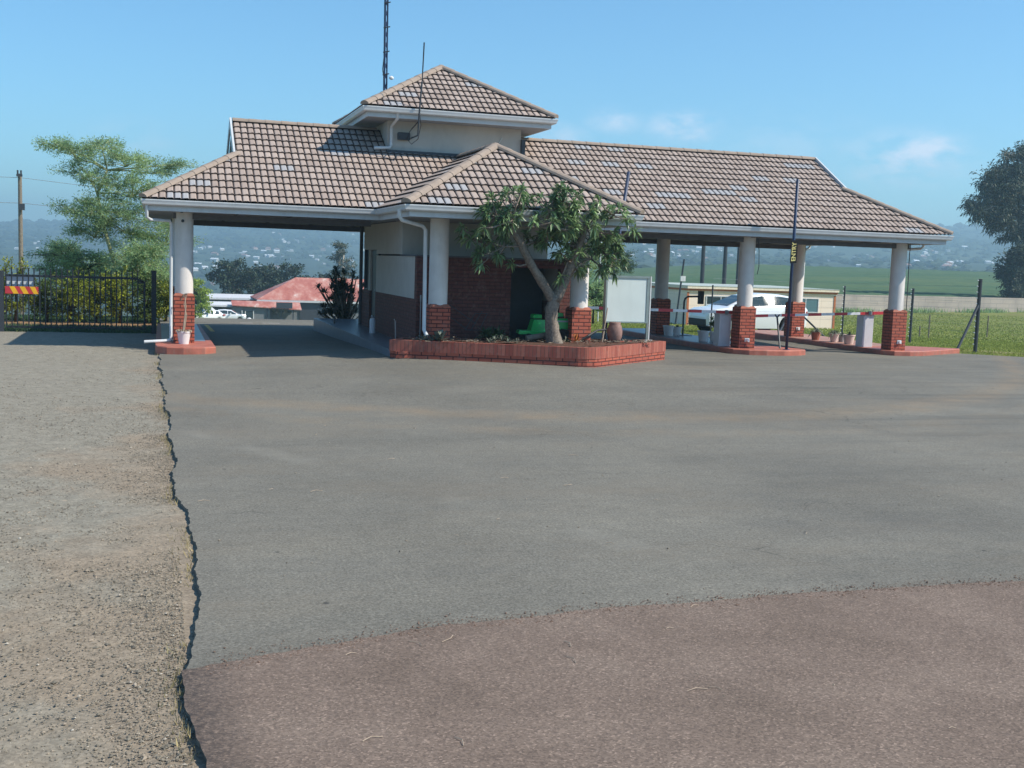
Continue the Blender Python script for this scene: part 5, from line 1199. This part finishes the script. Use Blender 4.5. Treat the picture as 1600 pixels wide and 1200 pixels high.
# ------------------------------------------------------------------ buildings behind
cb = empty('cream_building', (35, 64, -1), 'low cream flat roofed office with orange trim behind the white car', 'building')
cx0, cx1, cy0, cy1 = 30.4, 40.6, 63.0, 71.5; cz0, cz1 = -1.3, 1.30
m = MB(); m.box(cx0, cy0, cz0, cx1, cy1, cz1-.52); m.build('wall', M_cream, cb)
m = MB(); m.box(cx0-.02, cy0-.06, cz1-.52, cx1+.05, cy1, cz1-.42); m.build('cream_band', M_creamtrim, cb)
m = MB(); m.box(cx0-.05, cy0-.12, cz1-.42, cx1+.08, cy1, cz1-.30); m.build('orange_band', M_orange, cb)
m = MB(); m.box(cx0-.08, cy0-.18, cz1-.30, cx1+.12, cy1+.1, cz1-.14); m.build('roof_edge', M_creamtrim, cb)
m = MB(); m.add([(cx0-.08, cy0-.2, cz1-.14), (cx1+.12, cy0-.2, cz1-.14), (cx1+.12, cy1+.1, cz1-.14), (cx0-.08, cy1+.1, cz1-.14), (cx0-.08, cy0-.2, cz1-.12), (cx1+.12, cy0-.2, cz1-.12), (cx1+.12, cy1+.1, cz1-.10), (cx0-.08, cy1+.1, cz1-.10)], [(3,2,1,0),(4,5,6,7),(0,1,5,4),(1,2,6,5),(2,3,7,6),(3,0,4,7)]); m.build('roof', M_roofgrey, cb)
m = MB(); m.box(cx0-.02, cy0-.03, cz0, cx0+.12, cy0-.001, cz1-.525); m.box(cx1-.12, cy0-.03, cz0, cx1+.02, cy0-.001, cz1-.525); m.build('corner_strip', M_orange, cb)
def win(x0, x1, z0, z1, kind):
    f = MB(); t = .05; y = cy0
    f.box(x0-t, y-.05, z0-t, x1+t, y-.002, z0); f.box(x0-t, y-.05, z1, x1+t, y-.002, z1+t); f.box(x0-t, y-.05, z0, x0, y-.002, z1); f.box(x1, y-.05, z0, x1+t, y-.002, z1)
    xm = x0+(x1-x0)*(.55 if kind == 0 else .22); f.box(xm, y-.05, z0, xm+.05, y-.002, z1)
    if kind == 0: f.box(x0, y-.052, z0+.28, xm, y-.004, z0+.34)
    else: f.box(x0, y-.052, z0+.28, xm, y-.004, z0+.34)
    o = f.build('window', M_frame, cb); p = MB(); p.box(x0, y-.02, z0, x1, y-.003, z1); p.build('pane', M_glass if kind == 0 else M_glass2, o)
win(31.7, 33.35, -.25, .55, 0); win(38.2, 39.35, -.25, .55, 1)
m = MB(); m.box(34.8, cy0-.08, .62, 35.7, cy0-.002, .68); m.build('vent', M_charcoal, cb)

cw = empty('concrete_wall', (70, 102, -2), 'long bare grey block wall across the back of the lawn', 'wall')
m = MB(); A = Vector((50, 97.5)); Bv = Vector((150, 110.5)); d_w = (Bv-A).normalized(); nn_ = Vector((-d_w.y, d_w.x))*.2; N_ = 20
for q in range(N_):
    a = A+(Bv-A)*(q/N_); b = A+(Bv-A)*((q+1)/N_)
    m.add([(a.x, a.y, -2.4), (b.x, b.y, -2.4), (b.x+nn_.x, b.y+nn_.y, -2.4), (a.x+nn_.x, a.y+nn_.y, -2.4), (a.x, a.y, .09+.13*q/N_*2), (b.x, b.y, .09+.13*(q+1)/N_*2), (b.x+nn_.x, b.y+nn_.y, .09+.13*(q+1)/N_*2), (a.x+nn_.x, a.y+nn_.y, .09+.13*q/N_*2)], [(4,5,6,7),(0,1,5,4),(2,3,7,6)])
m.build('wall_panel', M_concrete, cw)
# sheds and red roofed house in the hollow
hs = empty('red_roof_house', (20, 150, -7), 'grey walled building with a faded red hipped metal roof', 'house')
hz = -6.9
def hip(m, x0, y0, x1, y1, z0, z1, inset_x, ov=.5):
    ym = (y0+y1)/2; m.add([(x0-ov, y0-ov, z0), (x1+ov, y0-ov, z0), (x1+ov, y1+ov, z0), (x0-ov, y1+ov, z0), (x0+inset_x, ym, z1), (x1-inset_x, ym, z1)], [(0,1,5,4),(1,2,5),(2,3,4,5),(3,0,4),(3,2,1,0)])
m = MB(); m.box(13.6, 150, hz, 34, 160, -3.75); m.build('wall', M_greywall, hs)
m = MB(); hip(m, 12.6, 150, 34.5, 160, -3.6, -.75, 5.0); m.build('roof', M_redroof, hs)
m = MB(); m.box(12.1, 149.35, -3.86, 35, 149.55, -3.62); m.build('fascia', M_white, hs)
m = MB(); m.add([(8.9, 147.2, -4.35), (17.5, 147.2, -4.75), (17.5, 149.3, -3.95), (8.9, 149.3, -3.85), (8.9, 147.2, -4.25), (17.5, 147.2, -4.65), (17.5, 149.3, -3.85), (8.9, 149.3, -3.75)], [(3,2,1,0),(4,5,6,7),(0,1,5,4),(1,2,6,5),(2,3,7,6),(3,0,4,7)]); m.build('verandah_roof', M_redroof, hs)
m = MB(); m.box(9.0, 147.6, hz, 13.58, 149.8, -4.45); m.build('lean_to_wall', M_greywall, hs)
for x in (13.2, 14.9, 16.4, 19.6, 22.4): 
    m = MB(); m.box(x, 147.4, hz, x+.14, 147.55, -4.5); m.build('post', M_charcoal, hs)
for (a, b, c, d2) in ((10.2, 11.5, -6.0, -5.0),):
    m = MB(); m.box(a, 147.5, c, b, 147.58, d2); o = m.build('window', M_glass, hs); m = MB(); m.box(a-.1, 147.45, c-.1, a, 147.59, d2+.1); m.box(b, 147.45, c-.1, b+.1, 147.59, d2+.1); m.box(a+.3, 147.46, c, a+.4, 147.49, d2); m.build('frame', M_frame, o)
for xx in (14.0, 15.0, 16.0):
    m = MB(); m.box(xx, 149.85, -5.2, xx+.6, 149.95, -4.4); m.build('window', M_glass, hs)
m = MB(); m.box(17.6, 149.8, hz, 20.8, 149.95, -4.0); m.build('garage_door', M_charcoal, hs)
m = MB(); m.box(14.3, 146.8, -4.55, 16.3, 147.0, -3.8); reg(m.build('signboard', M_charcoal), 'signboard', 'small dark board fixed above the verandah of the red roofed building', 'sign')
sh1 = empty('white_roof_shed', (8, 160, -8), 'long low shed with a white sheet roof left of the red roof', 'shed')
m = MB(); m.box(2, 158, -8.5, 12.5, 164, -4.0); m.build('wall', M_greywall, sh1)
m = MB(); m.add([(1.5, 157.2, -4.0), (13.6, 157.2, -4.0), (13.6, 165, -3.7), (1.5, 165, -3.7), (1.5, 157.2, -3.75), (13.6, 157.2, -3.75), (13.6, 165, -3.5), (1.5, 165, -3.5)], [(3,2,1,0),(4,5,6,7),(0,1,5,4),(1,2,6,5),(2,3,7,6),(3,0,4,7)]); m.build('roof', M_whiteroof, sh1)
sh2 = empty('carport', (7, 150, -7), 'low carport with a narrow white roof in front of the long shed', 'carport')
m = MB(); m.add([(4.5, 149, -4.5), (10.3, 149, -4.65), (10.3, 152, -4.2), (4.5, 152, -4.2), (4.5, 149, -4.3), (10.3, 149, -4.4), (10.3, 152, -4.05), (4.5, 152, -4.05)], [(3,2,1,0),(4,5,6,7),(0,1,5,4),(1,2,6,5),(2,3,7,6),(3,0,4,7)]); m.build('roof', M_whiteroof, sh2)
for x in (4.7, 10.0):
    m = MB(); m.box(x, 149.2, -7, x+.15, 149.35, -4.55); m.build('post', M_charcoal, sh2)
m = MB(); m.box(4.6, 151.9, -7, 10.2, 152, -4.3); m.build('back_wall', M_greywall, sh2)

# ------------------------------------------------------------------ cars (heading -x in local space, wheels on z = 0)
def car(name, label, loc, rotz, L, Wd, prof, roof, wheels, wr, glass, group=None, lamps=True):
    """prof: stations (x, z_bottom, z_belt, halfwidth); roof: stations (x, z_top, half) over the belt"""
    e = bpy.data.objects.new(name, None); col.objects.link(e); WLOC[e.name] = Vector((0, 0, 0)); reg(e, name, label, 'car', group)
    xs = [p[0] for p in prof]; rx = [p[0] for p in roof]
    def ri(x): return float(np.interp(x, rx, [p[1] for p in roof])), float(np.interp(x, rx, [p[2] for p in roof]))
    allx = sorted(set(xs+rx+list(np.linspace(xs[0], xs[-1], 40)))); rowsv = []
    for x in allx:
        zb = float(np.interp(x, xs, [p[1] for p in prof])); zt = float(np.interp(x, xs, [p[2] for p in prof])); h = float(np.interp(x, xs, [p[3] for p in prof]))
        for wx in wheels:
            if abs(x-wx) < wr*1.18: zb = max(zb, math.sqrt(max(0, (wr*1.18)**2-(x-wx)**2))+wr)
        if rx[0] <= x <= rx[-1]: tzz, th = ri(x); tzz = max(tzz, zt+.02)
        else: tzz, th = zt+.03, h*.72
        zm = zb+(zt-zb)*.45
        rowsv.append([(h*.93, zb), (h, zm), (h*.985, zt-.06), (h*.95, zt), (th, tzz-.035 if tzz > zt+.1 else tzz-.01), (th*.86, tzz), (0, tzz+.012)])
    V = []; k = 13
    for x, r_ in zip(allx, rowsv):
        V += [(x, -y, z_) for y, z_ in r_]+[(x, y, z_) for y, z_ in reversed(r_[:-1])]
    F = [(i*k+j, i*k+j+1, (i+1)*k+j+1, (i+1)*k+j) for i in range(len(allx)-1) for j in range(k-1)]+[tuple(range(k)), tuple(reversed(range((len(allx)-1)*k, len(allx)*k)))]
    m = MB(); m.add(V, F); body = m.build('body', M_carw, e, local=True); smooth_by_angle(body, 38)
    # side glass
    m = MB()
    for sgn in (-1, 1):
        for (xa, xb) in glass:
            lo = []; hi = []
            for x in np.linspace(xa, xb, 16):
                zt = float(np.interp(x, xs, [p[2] for p in prof])); h = float(np.interp(x, xs, [p[3] for p in prof])); tzz, th = ri(x)
                def at(t): return sgn*(h*.95+(th-h*.95)*t+.02), zt+(tzz-.035-zt)*t
                y1, z1 = at(.06); y2, z2 = at(.88); lo.append((x, y1, z1)); hi.append((x, y2, z2))
            n_ = len(lo); m.add(lo+hi, [(i, i+1, n_+i+1, n_+i) for i in range(n_-1)])
    # windscreen and rear screen
    for (xa, xb) in ((rx[0], rx[1]), (rx[-1], rx[-2])):
        (ta, ha), (tb2, hb2) = ri(xa), ri(xb); s_ = -.012 if xa < xb else .012
        za = float(np.interp(xa, xs, [p[2] for p in prof])); p0 = (xa+(xb-xa)*.08, ta+(tb2-ta)*.08); p1 = (xa+(xb-xa)*.92, ta+(tb2-ta)*.92)
        m.add([(p0[0]+s_, -ha*.84, p0[1]+.02), (p0[0]+s_, ha*.84, p0[1]+.02), (p1[0]+s_, hb2*.84, p1[1]+.02), (p1[0]+s_, -hb2*.84, p1[1]+.02)], [(0, 1, 2, 3)])
    m.build('windows', M_glass, e, local=True)
    h0 = prof[1][3]
    m = MB(); m.box(xs[0]+.12, -h0*.9, prof[0][1]-.04, xs[-1]-.12, h0*.9, prof[0][1]+.12); m.build('underbody', M_trim, e, local=True)
    for wx in wheels:
        for sgn in (-1, 1):
            m = MB(); m.tube([(wx, sgn*(Wd/2-.21), wr), (wx, sgn*(Wd/2-.01), wr)], wr, 20); t_ = m.build('wheel', M_tyre, e, local=True)
            m = MB(); m.tube([(wx, sgn*(Wd/2-.02), wr), (wx, sgn*(Wd/2+.0), wr)], wr*.62, 14); m.build('rim', M_rim, t_, local=True)
    if lamps:
        for sgn in (-1, 1):
            m = MB(); m.add([(xs[0]+.03, sgn*.45, .74), (xs[0]+.10, sgn*.80, .76), (xs[0]+.5, sgn*.90, .86), (xs[0]+.46, sgn*.885, .96), (xs[0]+.08, sgn*.72, .88), (xs[0]+.02, sgn*.45, .84)], [(0, 1, 2, 3, 4, 5)]); m.build('headlight', M_lampw, e, local=True)
            m = MB(); m.box(xs[-1]-.35, sgn*.86-.03, .85, xs[-1]-.03, sgn*.86+.03, 1.0); m.build('tail_light', M_lampred, e, local=True)
        m = MB(); m.box(xs[0]-.02, -.68, .36, xs[0]+.10, .68, .60); m.build('grille', M_trim, e, local=True)
        for sgn in (-1, 1):
            m = MB(); m.box(rx[1]-.05, sgn*.98-.09, 1.0, rx[1]+.12, sgn*.98+.09, 1.13); m.build('mirror', M_carw, e, local=True)
        m = MB(); m.box(xs[0]+.02, -h0*.99, .30, xs[0]+.6, h0*.99, .34); m.build('bumper_trim', M_trim, e, local=True)
    e.location = loc; e.rotation_euler = (0, 0, rotz); return e
sx, sy = 23.75, 43.4
car('parked_car', 'large white sport utility car parked on the grass behind the brick piers', (sx, sy, T_(sx, sy)-.04), R(4), 4.9, 1.95,
    [(-2.40, .40, .66, .62), (-2.32, .30, .92, .86), (-2.05, .27, 1.02, .95), (-1.2, .26, 1.12, .97), (0, .26, 1.17, .975), (1.5, .26, 1.23, .97), (2.2, .30, 1.24, .94), (2.42, .38, 1.08, .86)],
    [(-1.45, 1.13, .80), (-.35, 1.60, .66), (.25, 1.70, .65), (1.1, 1.68, .64), (1.85, 1.58, .61), (2.34, 1.24, .78)], (-1.48, 1.45), .37, [(-1.15, -.02), (.0, .92), (.94, 1.9)])
hatch = dict(prof=[(-1.95, .35, .55, .6), (-1.88, .25, .75, .8), (-1.5, .22, .88, .84), (-.6, .22, .95, .85), (1.2, .22, .98, .85), (1.85, .3, .95, .8), (1.95, .4, .8, .7)],
             roof=[(-1.0, .96, .7), (-.2, 1.42, .56), (.6, 1.48, .56), (1.3, 1.42, .55), (1.85, .97, .68)], wheels=(-1.2, 1.2), wr=.3, glass=[(-.75, .15), (.22, 1.2)])
def T2(x, y): return -5.55 if y < 145 else T_(x, y)
zc = -5.95
car('parked_car', 'small white hatchback parked before the low grey building', (8.2, 140, zc), math.pi-R(6), 3.9, 1.7, group='white cars in front of the sheds', **hatch)
car('parked_car', 'white hatchback half hidden by the left brick pier', (5.5, 138, zc), R(20), 3.9, 1.7, group='white cars in front of the sheds', **hatch)
car('parked_car', 'white van roof showing behind the hatchback beside the left pier', (5.0, 144, zc), math.pi+R(3), 4.8, 1.8, group='white cars in front of the sheds',
    prof=[(-2.4, .4, .7, .7), (-2.3, .3, .9, .85), (-1.5, .3, 1.0, .88), (2.2, .3, 1.1, .88), (2.4, .4, 1.0, .8)], roof=[(-1.9, 1.05, .75), (-1.1, 1.7, .68), (0, 1.85, .7), (2.1, 1.85, .7), (2.35, 1.1, .78)], wheels=(-1.5, 1.5), wr=.33, glass=[(-1.2, -.4), (-.3, .6)])
m = MB(); m.lathe((10.4, 139, -5.95), [(.2, 0), (.28, .2), (.25, .5), (.1, .6)], 12); reg(m.build('white_drum', M_pot), 'white_drum', 'small white drum beside the parked hatchback', 'drum')

# ------------------------------------------------------------------ grass, cane field, hillside
def blades(name, N, fx, label, h0, h1, wd, mat, zo=-.07):
    P = fx(N); x, y = P[:, 0], P[:, 1]; N = len(x); z_ = terr(x, y)+zo; h = rng.uniform(h0, h1, N); a = rng.uniform(0, 6.28, N); le = rng.normal(0, .35, (N, 2))*h[:, None]
    w_ = wd*rng.uniform(.6, 1.3, N); dx, dy = np.cos(a)*w_, np.sin(a)*w_
    V = np.stack([np.stack([x-dx, y-dy, z_], -1), np.stack([x+dx, y+dy, z_], -1), np.stack([x+le[:, 0], y+le[:, 1], z_+h], -1)], 1).reshape(-1, 3)
    return reg(npmesh(name, V, np.arange(3*N).reshape(-1, 3), mat), name, label, 'grass', kind='stuff')
def lawn(N):
    r = 30+35*rng.random(N)**1.2; az = np.radians(rng.uniform(14, 52, N)); x = r*np.sin(az); y = r*np.cos(az)
    er = np.interp(y, [-8, 20, 25, 27, 28.3, 31, 36.2, 36.25], [44, 44, 26, 23.8, 22.5, 21.6, 21.6, 8]); ok = (x > er+np.abs(rng.normal(0, .25, N))) & (rng.random(N) > .35*(sinnoise(x, y, .8) > .3)); 
    bare = np.exp(-((x-26.2)/1.2)**2-((y-31)/.9)**2) > rng.random(N); ok &= ~bare
    return np.stack([x[ok], y[ok]], -1)
blades('lawn_grass', 190000, lawn, 'short green and yellow grass growing on the lawn at right', .02, .075, .012, L_grass)
def lawn2(N):
    r = 50+75*rng.random(N); az = np.radians(rng.uniform(18, 48, N)); x = r*np.sin(az); y = r*np.cos(az); ok = (y < 97.2+.13*(x-50)) & (rng.random(N) > .5*(sinnoise(x, y, 2.2) > .2)); return np.stack([x[ok], y[ok]], -1)
blades('far_lawn_grass', 110000, lawn2, 'green grass on the back of the lawn before the grey wall', .03, .10, .035, L_grass)
def tufts(N):
    t = rng.random(N); x = 50+100*t; y = 96.8+13*t+rng.normal(0, .35, N); k = rng.random(N) < .45+.4*np.sin(x*.7); return np.stack([x[k], y[k]], -1)
blades('wall_weeds', 9000, tufts, 'taller weeds along the foot of the concrete wall', .2, .65, .06, L_fever, zo=-.1)
def verge(N):
    x = rng.uniform(-8, -.05, N); y = rng.uniform(32.6, 46, N); ok = ~((y > 35.6) & (y < 37.9)); return np.stack([x[ok], y[ok]], -1)
blades('verge_grass', 45000, verge, 'green verge grass behind the gate', .04, .12, .014, L_feverd)

def edgeweed(N):
    y = 4.5+27*rng.random(N); k = sinnoise(y*1.3, y*.7, .9) > .25; y = y[k]; x = np.array([edge_l(v) for v in y])-.02-np.abs(rng.normal(0, .05, len(y))); return np.stack([x, y], -1)
blades('edge_weeds', 2600, edgeweed, 'sparse dry grass stalks along the broken asphalt edge', .015, .06, .004, leafmat('dry_stalk', (.33, .27, .15), .4, .2), zo=-.034)
m = MB()
for q in range(90):
    x = -abs(random.gauss(0, 2.2))+.1 if random.random() < .6 else random.uniform(.4, 7); y = random.uniform(4.3, 16); a = random.uniform(0, 3.14); l = random.uniform(.03, .14); zz_ = (-.035 if x < .15 else .008)
    m.tube([(x, y, zz_), (x+math.cos(a)*l*.5, y+math.sin(a)*l*.5, zz_+.006), (x+math.cos(a+.3)*l, y+math.sin(a+.3)*l, zz_)], .0022, 4)
reg(m.build('dry_twigs', M_dead), 'dry_twigs', 'thin dry twigs and straw scattered over the gravel and asphalt', 'litter', kind='stuff')
# cane field sheet beyond the wall
azs = np.radians(np.linspace(14, 58, 160)); rs = np.linspace(0, 1, 70); tt_, AAf = np.meshgrid(rs, azs, indexing='ij'); rw_ = np.maximum(122, (97.5-.13*50)/(np.cos(AAf)-.13*np.sin(AAf))+3.5); RRf = rw_+(358-rw_)*tt_**1.6; Xf = RRf*np.sin(AAf); Yf = RRf*np.cos(AAf)
Zf = terr(Xf, Yf)+.9+rng.uniform(-.12, .12, Xf.shape); n = len(azs); i, j = np.meshgrid(np.arange(len(rs)-1), np.arange(n-1), indexing='ij')
def canemat():
    t = NT('cane_field', .95, .05); p = t.obj(); a = t.noise(t.map(p, (.02, .10, 1)), 1.0, 7, .65); b = t.noise(p, .9, 4, .7)
    c = t.ramp(a, ((.3, (.050, .105, .050)), (.5, (.078, .128, .066)), (.62, (.095, .14, .065)), (.72, (.135, .155, .065)))); t.color(t.mix(.6, c, t.ramp(b, ((.3, .7), (.7, 1.2))), 'MULTIPLY')); return t.m
cf = npmesh('cane_field', np.stack([Xf, Yf, Zf], -1).reshape(-1, 3), np.stack([i*n+j, i*n+j+1, (i+1)*n+j+1, (i+1)*n+j], -1).reshape(-1, 4), canemat(), smooth=True); reg(cf, 'cane_field', 'wide green cane field sloping up beyond the concrete wall', 'field', kind='stuff')
# bushes on the far hillside: one mass
N = 9000
u_ = rng.random(N); r = 520+(2500-520)*u_**.8; az = np.radians(rng.uniform(-9, 50, N)); x = r*np.sin(az); y = r*np.cos(az); dens = sinnoise(x, y, 160)+.6*sinnoise(x, y, 60); k = dens > rng.uniform(-1.0, .8, N); x, y, r = x[k], y[k], r[k]; N = len(x)
bs = np.array([[1,0,0],[-1,0,0],[0,1,0],[0,-1,0],[0,0,1],[.7,.7,.5],[-.7,.7,.5],[.7,-.7,.5],[-.7,-.7,.5]]); fcs = np.array([[0,5,7],[5,4,7],[5,6,4],[6,8,4],[8,7,4],[1,8,6],[2,6,5],[3,7,8],[0,7,3],[0,2,5],[1,6,2],[1,3,8]])
s_ = rng.uniform(2.0, 5.5, N)*(1+.5*(r > 1500)); Vb = bs[None]*s_[:, None, None]*rng.uniform(.7, 1.25, (N, 9, 3))*np.array([1.1, 1.1, .9]); Vb += np.stack([x, y, terr(x, y)-.5], -1)[:, None]
t = NT('hill_bush', .95, .05); g_ = t.n('ShaderNodeNewGeometry'); t.color(t.ramp(g_.outputs['Random Per Island'], ((0, (.014, .026, .016)), (.6, (.026, .044, .024)), (1, (.05, .07, .035)))))
hbsh = npmesh('hillside_bushes', Vb.reshape(-1, 3), (fcs[None]+9*np.arange(N)[:, None, None]).reshape(-1, 3), t.m); reg(hbsh, 'hillside_bushes', 'scattered dark trees and bushes covering the far hillside', 'bushes', kind='stuff')
# hillside houses
M_hw = [plain('house_wall_white', (.62, .60, .57), .8, .2), plain('house_wall_pink', (.50, .36, .30), .8, .2), plain('house_wall_grey', (.40, .40, .40), .8, .2)]
M_hr = [plain('roof_zinc', (.70, .72, .75), .45, .5), plain('roof_brown', (.25, .14, .11), .7, .3), plain('roof_grey', (.42, .44, .47), .6, .3)]
protos = []
labels = ['small white walled house with a bright metal roof on the far hillside', 'small house with a brown roof on the far hillside', 'small house with a grey roof on the far hillside']
def hh(k, nm='hill_house'):
    wv, dp, h = ((8, 6, 2.8), (9, 7, 2.8), (6, 6, 2.6))[k]
    e = bpy.data.objects.new(nm, None); col.objects.link(e); WLOC[e.name] = Vector((0, 0, 0)); reg(e, nm, labels[k], 'house', ('bright roofed hillside houses', 'brown roofed hillside houses', 'grey roofed hillside houses')[k])
    m = MB(); m.box(-wv/2, -dp/2, -2, wv/2, dp/2, h); m.build('wall', M_hw[k], e, local=True)
    m = MB(); o_ = .4; hr_ = h+(1.5, 1.8, .8)[k]
    m.add([(-wv/2-o_, -dp/2-o_, h-.05), (wv/2+o_, -dp/2-o_, h-.05), (wv/2+o_, dp/2+o_, h-.05), (-wv/2-o_, dp/2+o_, h-.05), (-wv/2+(2 if k == 1 else -o_), 0, hr_), (wv/2-(2 if k == 1 else -o_), 0, hr_)], [(0,1,5,4),(1,2,5),(2,3,4,5),(3,0,4),(3,2,1,0)]); m.build('roof', M_hr[k], e, local=True); return e
P3 = [hh(0), hh(1), hh(2)]; used = [False]*3; cnt = 0
rs_ = random.Random(5)
# clusters seen in the photograph: (azimuth centre deg, spread, distance range, count)
for (a0, sa, r0, r1, cn) in ((1.5, 2.2, 900, 1500, 40), (5.5, 1.8, 1000, 1900, 38), (8.5, 1.5, 1200, 2100, 16), (-5.5, 1.4, 1100, 1600, 12), (24.5, 1.6, 900, 1500, 34), (26.8, 1.3, 1000, 1700, 26), (29.5, 1.4, 1300, 1900, 12), (32.5, 1.6, 900, 1500, 18), (36.5, 2.2, 800, 1400, 30), (39.5, 1.6, 850, 1500, 16), (34, 5, 1500, 2100, 12)):
    for q in range(cn):
        az = R(rs_.gauss(a0, sa*.7)); r = rs_.uniform(r0, r1); x, y = r*math.sin(az), r*math.cos(az); k = rs_.choice((0, 0, 0, 1, 2, 2)); rot = rs_.uniform(-.6, .6); z_ = T_(x, y); s0 = rs_.uniform(.38, .85)
        if not used[k]: e = P3[k]; used[k] = True
        else: e = copy_tree(P3[k])
        e.location = (x, y, z_); e.rotation_euler = (0, 0, rot); e.scale = (s0, s0, s0); cnt += 1

# ------------------------------------------------------------------ haze
hzb = MB(); hzb.box(-3600, -3600, -60, 3600, 3600, 112)
M_hz = bpy.data.materials.new('haze_air'); M_hz.use_nodes = True; t_ = M_hz.node_tree; t_.nodes.clear()
vo = t_.nodes.new('ShaderNodeVolumePrincipled'); vo.inputs['Color'].default_value = (.56, .84, 1.0, 1); vo.inputs['Density'].default_value = .00066; vo.inputs['Anisotropy'].default_value = .2
oo = t_.nodes.new('ShaderNodeOutputMaterial'); t_.links.new(vo.outputs[0], oo.inputs['Volume'])
hob = hzb.build('haze', M_hz); reg(hob, 'haze', 'thin blue haze over the valley', 'haze', kind='stuff')
